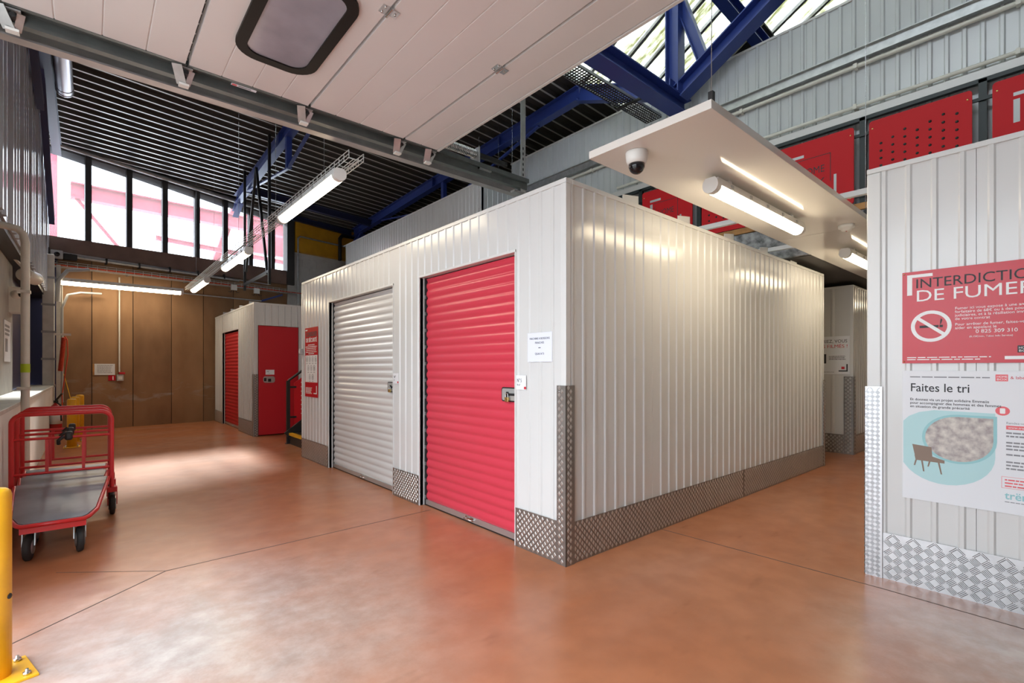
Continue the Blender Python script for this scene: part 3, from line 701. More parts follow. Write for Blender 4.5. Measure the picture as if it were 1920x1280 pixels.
def door_x(parent, x, y0, y1, h, m, label, latch_z=1.06, latch=True, seal='black'):
    """Roll-up door in a face x=const looking towards -x, recessed."""
    xc = x + 0.055
    d = roller_curtain(parent, 'x', xc, y0 + 0.008, y1 - 0.035, 0.05, h - 0.02, -1, m, label)
    B(xc - 0.014, xc + 0.012, y0 + 0.006, y1 - 0.03, 0.012, 0.055).build('bottom_bar', 'alu_bar', d)
    B(xc - 0.012, xc + 0.010, y0 + 0.006, y1 - 0.03, 0.0, 0.012).build('bottom_seal', 'black', d)
    B(xc - 0.012, xc + 0.03, y1 - 0.04, y1 - 0.004, 0.0, h).build('side_guide', seal, d)
    for k in range(26): B(xc - 0.016, xc - 0.011, y1 - 0.034, y1 - 0.012, 0.06 + k*0.076, 0.09 + k*0.076).build('guide_clip', 'galv_dark', d) if k % 2 == 0 else None
    ym = (y0 + y1)/2 - 0.05
    MB().tube([(xc - 0.014, ym - 0.05, 0.03), (xc - 0.04, ym - 0.045, 0.034), (xc - 0.04, ym + 0.045, 0.034), (xc - 0.014, ym + 0.05, 0.03)], 0.005, 8).build('pull_handle', 'steel', d)
    B(xc - 0.017, xc - 0.012, ym - 0.055, ym + 0.055, 0.018, 0.05).build('handle_plate', 'steel', d)
    if latch:
        f = Face((xc - 0.012, y0 + 0.20, latch_z - 0.055), (0, -1, 0), (-1, 0, 0))
        f.poly(rrect(0, 0.19, 0, 0.105, 0.02), 0.0, 0.004).build('latch_surround', 'black', d)
        f.poly(rrect(0.008, 0.185, 0.009, 0.096, 0.014), 0.004, 0.006).build('latch_plate', 'latch_metal', d)
        f.rect(0.06, 0.165, 0.045, 0.062, 0.006, 0.014).build('latch_bolt', 'black', d)
        f.rect(0.065, 0.085, 0.032, 0.072, 0.006, 0.016).build('latch_knob', 'black', d)
    return d
def padlock(name, label, y, z, x, s=1.0):
    t = thing(name, (x, y, z), label, 'padlock', 'brass padlocks')
    B(x - 0.012*s, x + 0.004, y - 0.018*s, y + 0.018*s, z, z + 0.034*s).build('lock_body', 'brass', t, bevel=0.002)
    pts = [(x - 0.004, y + 0.012*s*math.cos(a), z + 0.034*s + 0.016*s + 0.012*s*math.sin(a)) for a in [math.pi*i/8 for i in range(9)]]
    pts = [(x - 0.004, y + 0.012*s, z + 0.034*s)] + pts + [(x - 0.004, y - 0.012*s, z + 0.034*s)]
    MB().tube(pts, 0.003*s, 8).build('shackle', 'steel', t)

ROW = thing('storage_row', (XF, YC, 0), 'white ribbed metal storage row with one white and one red roller door', 'storage unit')
YE, XE = 7.148, 7.124
RD0, RD1, WD0, WD1, DH = 2.592, 3.905, 4.425, 6.13, 2.085
# street face
rib_panel('x', XF, YC + 0.02, RD0, 0, HB - 0.02, -1, parent=ROW)
rib_panel('x', XF, RD0, RD1 + 0.52, DH, HB - 0.02, -1, 'header_panel', parent=ROW)
rib_panel('x', XF, RD1, WD0 - 0.004, 0, DH, -1, parent=ROW)
rib_panel('x', XF, WD0, WD1, DH, HB - 0.02, -1, 'header_panel', parent=ROW)
rib_panel('x', XF, WD1, YE, 0, HB - 0.02, -1, parent=ROW)
# corridor face: panels about 1 m wide
px = [XF + 0.02, 3.25, 4.22, 5.19, 6.16, XE]
for i in range(5): rib_panel('y', YC, px[i] + 0.001, px[i+1] - 0.001, 0, HB - 0.02, -1, parent=ROW)
rib_panel('y', YE, XF, 5.0, 0, HB - 0.02, 1, parent=ROW)
rib_panel('x', XE, YC, 4.5, 0, HB - 0.02, 1, parent=ROW)
# edge trims
B(XF - 0.0105, XF + 0.05, YC - 0.0105, YE + 0.004, HB - 0.03, HB).build('top_trim', 'white_trim', ROW, bevel=0.003)
B(XF + 0.051, XE + 0.004, YC - 0.0105, YC + 0.05, HB - 0.03, HB).build('top_trim', 'white_trim', ROW, bevel=0.003)
B(XF - 0.0105, XF + 0.035, YC - 0.0105, YC + 0.035, 0, HB - 0.031).build('corner_trim', 'white_trim', ROW, bevel=0.004)
B(XE - 0.03, XE + 0.006, YC - 0.0105, YC + 0.03, 0, HB - 0.031).build('corner_trim', 'white_trim', ROW, bevel=0.004)
B(XF - 0.0105, XF + 0.03, YE - 0.03, YE + 0.006, 0, HB - 0.031).build('corner_trim', 'white_trim', ROW, bevel=0.004)
for (y, nm) in ((RD0 - 0.012, 'jamb_trim'), (RD1, 'jamb_trim'), (WD0 - 0.012, 'jamb_trim'), (WD1, 'jamb_trim')):
    B(XF - 0.008, XF + 0.075, y, y + 0.012, 0, DH).build(nm, 'white_trim', ROW)
for (a, b) in ((RD0, RD1), (WD0, WD1)): B(XF - 0.0105, XF + 0.06, a - 0.012, b + 0.012, DH - 0.014, DH + 0.004).build('head_trim', 'white_trim', ROW)
B(XF + 0.05, XE - 0.03, YC + 0.04, YE - 0.03, HB - 0.06, HB - 0.04).build('roof_sheet', 'white_panel', ROW)
B(XF + 0.10, XF + 0.12, RD0, WD1, 0, DH + 0.2).build('dark_backing', 'black', ROW)
for k in range(9): B(XF + 0.055 + 0.0, XF + 0.075, YC + 0.3 + k*0.53, YC + 0.36 + k*0.53, HB - 0.002, HB + 0.003).build('rivet_tab', 'plastic_grey', ROW)
for xb in (2.96, 3.72, 4.55, 5.35, 6.2):
    MB().add([(xb, YC + 0.06, HB), (xb + 0.20, YC + 0.06, HB), (xb + 0.20, YC + 0.06, HB + 0.10), (xb, YC + 0.06, HB + 0.07), (xb, YC + 0.064, HB), (xb + 0.20, YC + 0.064, HB), (xb + 0.20, YC + 0.064, HB + 0.10), (xb, YC + 0.064, HB + 0.07)],
             [(0,1,2,3),(7,6,5,4),(0,4,5,1),(1,5,6,2),(2,6,7,3),(3,7,4,0)]).box(xb + 0.196, xb + 0.20, YC + 0.06, YC + 0.16, HB, HB + 0.10).build('roof_clip', 'white_trim', ROW)
dR = door_x(ROW, XF, RD0, RD1, DH, 'red_door', 'bright red corrugated roller door')
dW = door_x(ROW, XF, WD0, WD1, DH, 'white_panel', 'white corrugated roller door')
# diamond kick plates and corner guards
fX = Face((XF - 0.009, 0, 0), (0, -1, 0), (-1, 0, 0)); fY = Face((0, YC - 0.009, 0), (1, 0, 0), (0, -1, 0))
diamond_plate(fX, -(RD0 - 0.014), -(YC + 0.055), 0.0, 0.27, ROW)
diamond_plate(fX, -(WD0 - 0.014), -(RD1 + 0.014), 0.0, 0.27, ROW)
diamond_plate(fX, -YE, -(WD1 + 0.014), 0.0, 0.27, ROW)
diamond_plate(fY, XF + 0.055, 4.80, 0.0, 0.265, ROW); diamond_plate(fY, 4.803, XE, 0.0, 0.265, ROW)
fX2 = Face((XF - 0.0165, 0, 0), (0, -1, 0), (-1, 0, 0)); fY2 = Face((0, YC - 0.0165, 0), (1, 0, 0), (0, -1, 0))
diamond_plate(fX2, -(YC + 0.062), -(YC - 0.0195), 0.0, 1.14, ROW, 'corner_guard'); diamond_plate(fY2, XF - 0.0195, XF + 0.062, 0.0, 1.14, ROW, 'corner_guard')
diamond_plate(fY2, XE - 0.05, XE + 0.0195, 0.0, 1.10, ROW, 'corner_guard')
for zz in (1.10, 0.30): MB().lathe((XF - 0.0195, YC + 0.04, zz), (-1, 0, 0), [(0, 0.006), (0.003, 0.004)], 10).build('rivet', 'steel', ROW)
padlock('padlock', 'brass padlock hanging from the latch of the red roller door', RD0 + 0.115, 1.005, XF + 0.022)
padlock('padlock', 'brass padlock hanging from the latch of the white roller door', WD0 + 0.115, 1.005, XF + 0.022)

# small unit at the back left
U2 = thing('storage_unit', (XF, 9.80, 0), 'small white storage unit with red roller door and flat red side door', 'storage unit')
Y2, Y2E = 9.80, 13.40
rib_panel('x', XF, Y2, 11.02, 0, HB - 0.02, -1, parent=U2); rib_panel('x', XF, 11.02, 12.58, 2.04, HB - 0.02, -1, 'header_panel', parent=U2); rib_panel('x', XF, 12.58, Y2E, 0, HB - 0.02, -1, parent=U2)
rib_panel('y', Y2, XF, XF + 0.06, 0, HB - 0.02, -1, parent=U2); rib_panel('y', Y2, XF + 0.06, 3.06, 2.04, HB - 0.02, -1, 'header_panel', parent=U2); rib_panel('y', Y2, 3.06, 5.0, 0, HB - 0.02, -1, parent=U2)
B(XF - 0.0105, XF + 0.04, Y2 - 0.0105, Y2E, HB - 0.03, HB).build('top_trim', 'white_trim', U2); B(XF + 0.041, 5.0, Y2 - 0.0105, Y2 + 0.04, HB - 0.03, HB).build('top_trim', 'white_trim', U2)
B(XF - 0.0105, XF + 0.03, Y2 - 0.0105, Y2 + 0.03, 0, HB - 0.031).build('corner_trim', 'white_trim', U2)
for y in (11.008, 12.58): B(XF - 0.008, XF + 0.07, y, y + 0.012, 0, 2.04).build('jamb_trim', 'white_trim', U2)
B(XF + 0.04, 5.0, Y2 + 0.03, Y2E, HB - 0.07, HB - 0.05).build('roof_sheet', 'white_panel', U2)
door_x(U2, XF, 11.02, 12.58, 2.04, 'red_flat', 'red corrugated roller door')
for yb in (10.4, 11.2, 12.0, 12.8): B(XF + 0.05, XF + 0.22, yb, yb + 0.005, HB, HB + 0.08).build('roof_clip', 'white_trim', U2)
fl = B(XF + 0.07, 3.05, Y2 - 0.012, Y2 + 0.02, 0.02, 2.03).build('hinged_door', 'red_flat', U2, bevel=0.004, label='flat red hinged door')
f = Face((2.43, Y2 - 0.012, 0.98), (1, 0, 0), (0, -1, 0))
f.poly(rrect(0, 0.20, 0, 0.12, 0.04), 0.0, 0.006).build('latch_plate', 'latch_metal', fl); f.rect(0.01, 0.05, 0.03, 0.09, 0.006, 0.02).build('latch_grip', 'black', fl); f.rect(0.08, 0.13, 0.02, 0.075, 0.006, 0.02).build('latch_bolt', 'black', fl)
f2 = Face((XF - 0.009, 0, 0), (0, -1, 0), (-1, 0, 0)); f3 = Face((0, Y2 - 0.009, 0), (1, 0, 0), (0, -1, 0))
diamond_plate(f2, -11.0, -(Y2 + 0.06), 0, 0.27, U2); diamond_plate(f2, -Y2E, -12.6, 0, 0.27, U2)
diamond_plate(Face((XF - 0.0165, 0, 0), (0, -1, 0), (-1, 0, 0)), -(Y2 + 0.07), -(Y2 - 0.008), 0, 1.14, U2, 'corner_guard')
diamond_plate(Face((0, Y2 - 0.0165, 0), (1, 0, 0), (0, -1, 0)), XF - 0.008, XF + 0.06, 0, 1.14, U2, 'corner_guard')
f = Face((2.47, Y2 - 0.0125, 1.13), (1, 0, 0), (0, -1, 0))
nl = f.rect(0, 0.15, 0, 0.09, 0.0, 0.002).build('number_plate', 'paper', label='white number label above the latch of the flat red door', cat='label')
f.text('N°', 0.02, 0.045, 0.04, 0.0026, 'ink', nl); f.text('m²', 0.05, 0.015, 0.022, 0.0026, 'ink', nl)

# row on the right of the picture
U3 = thing('storage_unit', (XR, YR, 0), 'nearest white storage unit at the right, carrying the no-smoking sign', 'storage unit')
yy = [YR - 0.02, 0.34, -0.67, -1.7, -2.7]
for i in range(4): rib_panel('x', XR, yy[i+1] + 0.001, yy[i] - 0.001, 0, HB - 0.02, -1, parent=U3, ph=0.034)
px = [XR + 0.02, 4.55, 5.5, 6.5, 7.4]
for i in range(4): rib_panel('y', YR, px[i], px[i+1], 0, HB - 0.02, 1, parent=U3)
B(XR - 0.0105, XR + 0.05, -2.7, YR + 0.0105, HB - 0.03, HB).build('top_trim', 'white_trim', U3, bevel=0.003); B(XR + 0.051, 7.4, YR - 0.05, YR + 0.0105, HB - 0.03, HB).build('top_trim', 'white_trim', U3, bevel=0.003)
B(XR - 0.0105, XR + 0.035, YR - 0.06, YR + 0.0105, 0, HB - 0.031).build('corner_trim', 'white_trim', U3, bevel=0.006)
B(XR + 0.05, 7.4, -2.7, YR - 0.04, HB - 0.06, HB - 0.04).build('roof_sheet', 'white_panel', U3)
f5 = Face((XR - 0.009, 0, 0), (0, -1, 0), (-1, 0, 0))
five_bar_plate(f5, -(YR - 0.07), 2.6, 0, 0.272, U3)
five_bar_plate(Face((XR - 0.0165, 0, 0), (0, -1, 0), (-1, 0, 0)), -(YR + 0.0195), -(YR - 0.068), 0, 1.14, U3, 'corner_guard', cell=0.026)
five_bar_plate(Face((0, YR + 0.0165, 0), (-1, 0, 0), (0, 1, 0)), -(XR + 0.06), -(XR - 0.0195), 0, 1.14, U3, 'corner_guard', cell=0.026)

# next row behind the cross corridor
U4 = thing('storage_unit', (8.35, 2.09, 0), 'white storage unit at the far end of the corridor, with camera warning sign', 'storage unit')
rib_panel('x', 8.35, 2.09, 3.1, 0, HB - 0.02, -1, parent=U4, pitch=0.23, gw=0.05); rib_panel('x', 8.35, 3.1, 5.5, 0, HB - 0.02, -1, parent=U4)
for i in range(4): rib_panel('y', 2.09, 8.35 + i*1.0, 9.349 + i*1.0, 0, HB - 0.02, -1, parent=U4)
B(8.344, 8.40, 2.084, 5.5, HB - 0.03, HB).build('top_trim', 'white_trim', U4); B(8.401, 12.4, 2.084, 2.13, HB - 0.03, HB).build('top_trim', 'white_trim', U4)
B(8.343, 8.38, 2.083, 2.12, 0, HB - 0.031).build('corner_trim', 'white_trim', U4)
B(8.4, 12.4, 2.12, 5.5, HB - 0.06, HB - 0.04).build('roof_sheet', 'white_panel', U4)
f4 = Face((8.341, 0, 0), (0, -1, 0), (-1, 0, 0)); diamond_plate(f4, -5.5, -2.15, 0, 0.28, U4, pitch=0.055, size=0.02)
diamond_plate(Face((0, 2.081, 0), (1, 0, 0), (0, -1, 0)), 8.41, 12.4, 0, 0.28, U4, pitch=0.055, size=0.02)
diamond_plate(Face((8.333, 0, 0), (0, -1, 0), (-1, 0, 0)), -2.20, -2.082, 0, 1.13, U4, 'corner_guard', pitch=0.055, size=0.02)
diamond_plate(Face((0, 2.073, 0), (1, 0, 0), (0, -1, 0)), 8.342, 8.41, 0, 1.13, U4, 'corner_guard', pitch=0.055, size=0.02)
U5 = thing('storage_unit', (8.6, YR, 0), 'white storage unit on the right side of the corridor past the cross aisle', 'storage unit')
for i in range(4): rib_panel('y', YR, 8.6 + i*0.95, 9.549 + i*0.95, 0, HB - 0.02, 1, parent=U5)
rib_panel('x', 8.6, -2.7, YR, 0, HB - 0.02, -1, parent=U5)
B(12.42, 12.47, -2.7, 5.5, 0, HB).build('wall_end', 'white_panel', kind='structure', label='white partition closing the end of the corridor')

# ------------------------------------------------------------------ staircase between the rows
ST = thing('staircase', (2.5, 7.9, 0), 'black steel staircase with yellow step edges and red guard panel between storage units', 'staircase')
for i in range(9):
    x0 = 2.50 + i*0.24; z = 0.18*(i + 1)
    stp = B(x0, x0 + 0.26, 7.25, 8.48, z - 0.03, z).build('step', 'black', ST)
    B(x0 - 0.006, x0 + 0.05, 7.25, 8.48, z - 0.038, z + 0.003).build('nosing', 'yellow', stp)
    B(x0 + 0.01, x0 + 0.02, 7.25, 8.48, z - 0.18, z - 0.03).build('riser', 'black', stp)
for y in (7.22, 8.50): MB().bar((2.5, y, 0.09), (4.75, y, 1.77), 0.03, 0.24).build('stringer', 'black', ST)
for k, xx in enumerate((2.50, 3.5, 4.5)):
    zb = 0.75*(xx - 2.5); MB().bar((xx, 8.54, zb if k else 0), (xx, 8.54, zb + 1.04), 0.05, 0.05).build('post', 'black', ST)
MB().tube([(2.50, 8.54, 1.04), (4.5, 8.54, 2.54)], 0.02, 8).build('handrail', 'black', ST)
gp = MB().extrude([(2.60, 8.56, 0.28), (3.42, 8.56, 0.86), (3.42, 8.56, 1.62), (2.60, 8.56, 1.0)], (0, 0.012, 0)).build('guard_panel', 'red_panel', ST)
for i in range(6):
    for j in range(8):
        xx = 2.72 + i*0.11; MB().lathe((xx, 8.558, 0.40 + 0.72*(xx - 2.6) + j*0.075), (0, -1, 0), [(0, 0.011), (0.001, 0.011)], 8).build('hole', 'plastic_white', gp)
for zz in (0.42, 0.92): B(2.50, 2.63, 8.535, 8.56, zz, zz + 0.03).build('panel_bracket', 'black', ST)
B(2.46, 2.54, 8.50, 8.58, 0, 0.008).build('foot_plate', 'black', ST)

# ------------------------------------------------------------------ upper level
XU = 6.2
UW = thing('wall_upper', (XU, 2.0, 2.97), 'tall grey ribbed cladding wall of the upper level', kind='structure')
yv = [-4.0, -3.0, -2.0, -1.0, 0.0, 1.0, 2.0, 3.0, 4.0, 5.0, 6.0, 7.15]
for i in range(len(yv) - 1): rib_panel('x', XU, yv[i] + 0.001, yv[i+1] - 0.001, 2.97, 5.2, -1, 'cladding_sheet', 'grey_clad', UW, pitch=0.125, gw=0.045, gd=0.014)
B(XU - 0.02, XU + 0.05, -4.0, 7.16, 5.19, 5.215).build('cap_trim', 'white_trim', UW)
MB().extrude([(XU - 0.015, -4, 4.51), (XU - 0.075, -4, 4.51), (XU - 0.075, -4, 4.518), (XU - 0.022, -4, 4.518), (XU - 0.022, -4, 4.632), (XU - 0.06, -4, 4.632), (XU - 0.06, -4, 4.64), (XU - 0.015, -4, 4.64)], (0, 11.1, 0)).build('channel', 'galv', UW)
cp = thing('conduit', (XU - 0.04, 2.0, 4.44), 'white conduit running under the galvanised channel on the upper wall', 'conduit')
MB().tube([(XU - 0.04, -4, 4.455), (XU - 0.04, 7.0, 4.455)], 0.022, 10).build('pipe', 'pipe_white', cp)
for k in range(8): B(XU - 0.07, XU - 0.0, -3.3 + k*1.2, -3.27 + k*1.2, 4.43, 4.48).build('clip', 'pipe_white', cp)
cp = thing('conduit', (XU - 0.04, 2.0, 4.0), 'white conduit just above the white rail over the red panels', 'conduit')
MB().tube([(XU - 0.06, -4, 4.015), (XU - 0.06, 4.6, 4.015)], 0.02, 10).build('pipe', 'pipe_white', cp)
for k in range(7): B(XU - 0.09, XU - 0.0, -3.3 + k*1.2, -3.27 + k*1.2, 3.99, 4.04).build('clip', 'pipe_white', cp)
B(XU - 0.11, XU - 0.05, -4, 4.75, 3.87, 3.945).build('top_rail', 'white_trim', label='white flat rail above the red guard panels', cat='rail')
# upper partition further back
UP = thing('wall_upper', (5.2, 6.8, 2.5), 'white ribbed partition standing on the storage row roof, behind the trussed beam', kind='structure')
for i in range(6): rib_panel('x', 5.2, 6.78 + i*1.0, min(7.779 + i*1.0, 12.9), 2.45, 4.54, -1, 'cladding_sheet', 'white_panel', UP)
rib_panel('y', 6.78, 5.2, 6.2, 2.45, 4.54, -1, 'cladding_sheet', 'grey_clad', UP)
B(5.19, 5.24, 6.775, 12.9, 4.52, 4.55).build('cap_trim', 'white_trim', UP)
B(4.6, 5.1, 5.3, 6.2, 3.62, 3.66).build('ceiling_tile', 'white_trim', label='small white suspended panel behind the end of the door track', cat='panel')
for a, b in ((4.65, 5.35), (5.05, 6.15), (4.65, 6.15)): MB().tube([(a, b, 3.66), (a, b, zd(a, b))], 0.002, 4).build('wire', 'steel', bpy.data.objects['ceiling_tile'])
# mezzanine slab
MZ = thing('floor_upper', (7.0, 2.0, 2.5), 'mezzanine slab with rough sprayed edge and timber strip', kind='structure')
B(6.05, 12.0, -4, 7.0, 2.52, 2.89).build('slab', 'flocking', MZ, label='rough grey sprayed concrete edge'); B(6.10, 12.0, -4, 7.0, 2.512, 2.519).build('underside_shade', 'deck_recess', MZ); B(6.03, 6.12, -4, 7.0, 2.895, 2.96).build('edge_timber', 'wood', MZ, label='brown timber edge strip')  # thin dark sheet below the slab paints the shaded void there
# guard panels
GP = thing('guard_railing', (6.11, 2.0, 2.97), 'guard railing with red logo and perforated panels on dark green posts', 'railing')
def guard(k, logo, label):
    y0 = 0.60 + 0.903*k; y1 = y0 + 0.772
    f = Face((6.05, y1, 2.97), (0, -1, 0), (-1, 0, 0))
    root = f.poly(rrect(0, 0.772, 0, 0.80, 0.03), 0, 0.012).build('guard_panel', 'red_panel', GP, label=label)
    for a, b in ((0.03, 0.72), (0.742, 0.72), (0.03, 0.06), (0.742, 0.06)):
        MB().lathe(f.p(a, b, 0.012), (-1, 0, 0), [(0, 0.009), (0.004, 0.007)], 8).build('bolt', 'brass', root)
    if logo:
        c = 0.012; t = 0.0015
        f.rect(0.20, 0.56, 0.60, 0.606, c, c+t).build('logo_line', 'ink', root); f.rect(0.556, 0.562, 0.30, 0.606, c, c+t).build('logo_line', 'ink', root)
        f.rect(0.20, 0.206, 0.16, 0.56, c, c+t).build('logo_line', 'ink', root); f.rect(0.20, 0.50, 0.16, 0.166, c, c+t).build('logo_line', 'ink', root)
        f.rect(0.13, 0.17, 0.40, 0.60, c, c+t).build('logo_slot', 'grey_clad', root); f.rect(0.13, 0.30, 0.63, 0.66, c, c+t).build('logo_slot', 'grey_clad', root)
        f.rect(0.59, 0.615, 0.16, 0.36, c, c+t).build('logo_slot', 'grey_clad', root); f.rect(0.45, 0.615, 0.13, 0.155, c, c+t).build('logo_slot', 'grey_clad', root)
        f.text('HOME', 0.38, 0.42, 0.11, c, 'ink', root, align='CENTER', width=0.24); f.text('BOX', 0.38, 0.28, 0.11, c, 'ink', root, align='CENTER', width=0.24)
    else:
        for i in range(7):
            for j in range(8):
                a = 0.10 + 0.095*i; b = 0.10 + 0.075*j + (0.03 if i % 2 else 0)
                if b > 0.62 + 0.05*(i/6): continue
                MB().lathe(f.p(a, b, 0.012), (-1, 0, 0), [(0, 0.013), (0.0008, 0.013)], 10).build('hole', 'black', root)
guard(3, True, 'red guard panel with cut-out logo, farthest left, above the corridor wall')
guard(2, False, 'red perforated guard panel left of the hanging white soffit')
guard(1, True, 'red guard panel with cut-out logo, partly behind the hanging soffit')
guard(0, False, 'red perforated guard panel above the nearest storage unit')
guard(-1, True, 'red guard panel with cut-out logo at the right edge of the picture')
guard(4, False, 'red perforated guard panel mostly hidden behind the storage row top')
for k in range(-2, 6):
    y = 0.60 + 0.903*k - 0.065; B(6.085, 6.135, y - 0.028, y + 0.028, 2.90, 3.86).build('post', 'post_green', GP)
for z in (3.66, 3.03): B(6.066, 6.085, -2.2, 5.2, z, z + 0.03).build('rail', 'post_green', GP)
B(6.085, 6.135, -2.2, 4.75, 3.83, 3.865).build('rail', 'post_green', GP)

# ------------------------------------------------------------------ strip lights
def make_light(L=1.55, w=0.105, h=0.095):
    r = bpy.data.objects.new('strip_light', None); COL.objects.link(r); ORG[r.name] = Vector((0,0,0))
    body = [(-w*0.42, h*0.5), (w*0.42, h*0.5), (w*0.5, h*0.1), (w*0.5, -0.002), (-w*0.5, -0.002), (-w*0.5, h*0.1)]
    MB().extrude([(-L/2 + 0.02, a, b) for a, b in body], (L - 0.04, 0, 0)).build('housing', 'lamp_body', r, local=True)
    dif = [(w*0.47*math.cos(t), -0.003 - h*0.5*math.sin(t)) for t in [math.pi*i/12 for i in range(13)]]
    MB().extrude([(-L/2 + 0.05, a, b) for a, b in dif], (L - 0.10, 0, 0)).build('diffuser', 'tube_glow', r, local=True)
    for s in (-1, 1):
        pr = [(w*0.5*math.cos(t), 0.0 - h*0.52*math.sin(t)) for t in [math.pi*i/10 for i in range(11)]] + [(-w*0.46, h*0.3), (-w*0.3, h*0.52), (w*0.3, h*0.52), (w*0.46, h*0.3)]
        MB().extrude([(s*L/2, a, b) for a, b in pr], (-s*0.052, 0, 0)).build('end_cap', 'plastic_white', r, local=True)
    for k in range(5):
        for s in (-1, 1):
            xx = -L/2 + 0.2 + k*(L - 0.4)/4; B(xx - 0.015, xx + 0.015, s*w*0.5 - 0.004, s*w*0.5 + 0.004, 0.002, 0.03).build('clip', 'plastic_grey', r, local=True)
    return r
L0 = make_light()
LIGHTS = [((1.52, 4.62, 2.80), 90, 'long lit strip light hanging under the cable tray, nearest of its run'),
          ((1.60, 7.9, 2.80), 90, 'lit strip light hanging under the cable tray, middle of its run'),
          ((1.60, 10.9, 2.82), 90, 'lit strip light hanging under the cable tray, farthest of its run'),
          ((3.79, 1.53, 2.425), 0, 'lit strip light fixed under the white soffit, near the dome camera'),
          ((6.60, 1.53, 2.425), 0, 'lit strip light under the second soffit panel, deeper in the corridor'),
          ((10.2, 1.53, 2.425), 0, 'unseen lit strip light added at the far end of the corridor')]  # last lamp is out of view, added to light the corridor end
for i, (p, a, lb) in enumerate(LIGHTS):
    o = L0 if i == 0 else copy_tree(L0)
    o.location = p; o.rotation_euler = (0, 0, math.radians(a)); tag(o, lb, 'light', 'fluorescent strip lights')
LB = make_light(2.0, 0.15, 0.13); LB.location = (0.55, 12.62, 2.90); LB.rotation_euler = (0, 0, math.radians(2.0))
tag(LB, 'wide lit strip light below the cable tray on the brown rear wall', 'light', 'fluorescent strip lights')

# white soffit over the corridor
SF = thing('soffit', (2.26, 1.52, 2.5), 'glossy white suspended soffit over the corridor', 'ceiling panel')
B(2.26, 5.118, 1.14, 1.90, 2.50, 2.545).build('panel', 'soffit', SF, bevel=0.002); B(5.122, 8.2, 1.14, 1.90, 2.50, 2.545).build('panel', 'soffit', SF, bevel=0.002); B(8.204, 11.4, 1.14, 1.90, 2.50, 2.545).build('panel', 'soffit', SF, bevel=0.002)  # third panel added to carry the unseen far lamp
for a, b in ((2.30, 1.16), (5.0, 1.16)):
    MB().tube([(a, b, 2.545), (a, b, 5.6 if b < 1.5 else 6.5)], 0.0022, 5).build('suspension_wire', 'steel', SF); MB().box(a - 0.012, a + 0.012, b - 0.012, b + 0.012, 2.545, 2.60).build('wire_clamp', 'black', SF)
for z0, lp in ((2.4725, LIGHTS[3][0]), (2.4725, LIGHTS[4][0]), (2.4725, LIGHTS[5][0])):
    for s in (-0.55, 0.55): B(lp[0] + s - 0.02, lp[0] + s + 0.02, 1.50, 1.56, 2.47, 2.50).build('light_mount', 'plastic_white', SF)
XB = [(4.38, 'white cross bar over the corridor, nearest the dome camera'), (5.74, 'white cross bar over the corridor, second from the near end'), (7.1, 'white cross bar over the corridor, third from the near end'), (7.84, 'white cross bar over the corridor, farthest of the four')]
for xx, lb in XB: B(xx - 0.02, xx + 0.02, YR - 0.15, YC + 0.45, 2.548, 2.59).build('cross_bar', 'white_trim', label=lb, cat='bar', group='white cross bars over the corridor')
DC = thing('dome_camera', (2.40, 1.66, 2.36), 'white dome security camera with dark lens under the soffit', 'camera')
MB().lathe((2.40, 1.66, 2.50), (0, 0, -1), [(0, 0.062), (0.004, 0.064), (0.045, 0.060), (0.068, 0.052), (0.070, 0.045)], 28).build('housing', 'plastic_white', DC)
MB().lathe((2.40, 1.66, 2.432), (0, 0, -1), [(0, 0.046), (0.02, 0.045), (0.04, 0.036), (0.052, 0.022), (0.058, 0.002)], 28).build('lens_dome', 'dome_black', DC)
SM = thing('smoke_detector', (5.00, 1.30, 2.44), 'round white smoke detector under the soffit joint', 'detector')
MB().lathe((5.00, 1.30, 2.50), (0, 0, -1), [(0, 0.062), (0.025, 0.060), (0.03, 0.045), (0.05, 0.036), (0.054, 0.01)], 24).build('body', 'plastic_white', SM)
MB().lathe((5.00, 1.30, 2.446), (0, 0, -1), [(0, 0.006), (0.003, 0.005)], 8).build('indicator', 'ink_red', SM)

# ------------------------------------------------------------------ wire cable trays
def wire_tray(name, label, L, w=0.11, h=0.055, loc=(0,0,0), rz=0.0, step=0.1, r=0.0035):
    t = thing(name, loc, label, 'cable tray', rz=rz, local=True)
    for (a, b) in ((-w/2, h), (-w/2, h/2), (-w/2, 0), (-w/6, 0), (w/6, 0), (w/2, 0), (w/2, h/2), (w/2, h)): MB().tube([(0, a, b), (L, a, b)], r, 5).build('long_wire', 'wire_zinc', t, local=True)
    first = MB().tube([(0, -w/2, h), (0, -w/2, 0), (0, w/2, 0), (0, w/2, h)], r, 5).build('cross_wire', 'wire_zinc', t, local=True)
    for i in range(1, int(L/step) + 1):
        c = first.copy(); COL.objects.link(c); c.parent = t; c.location = (i*step, 0, 0)
    return t
T1 = wire_tray('wire_tray', 'wire mesh cable tray above the hanging strip lights', 8.6, 0.12, 0.06, (1.60, 3.72, 2.90), math.radians(90), 0.10)
for xx in (0.7, 2.2, 4.0, 5.8, 7.6):
    MB().tube([(xx, 0, 0.0), (xx, 0, zd(1.6, 3.72 + xx) - 2.90 if xx > 1.4 else 2.0)], 0.002, 5).build('suspension_wire', 'steel', T1, local=True)
for xx in (0.45, 1.25, 3.7, 4.6): MB().tube([(xx, 0.02, 0.0), (xx, 0.05, -0.055)], 0.004, 5).build('light_hook', 'galv', T1, local=True)
MB().tube([(3.0, 0.02, 0.012), (8.5, 0.02, 0.012)], 0.008, 6).build('cable', 'plastic_grey', T1, local=True)
def on_back(s, off, z): return (s*math.cos(SKEW) + off*math.sin(SKEW), 13.13 + s*math.sin(SKEW) - off*math.cos(SKEW), z)
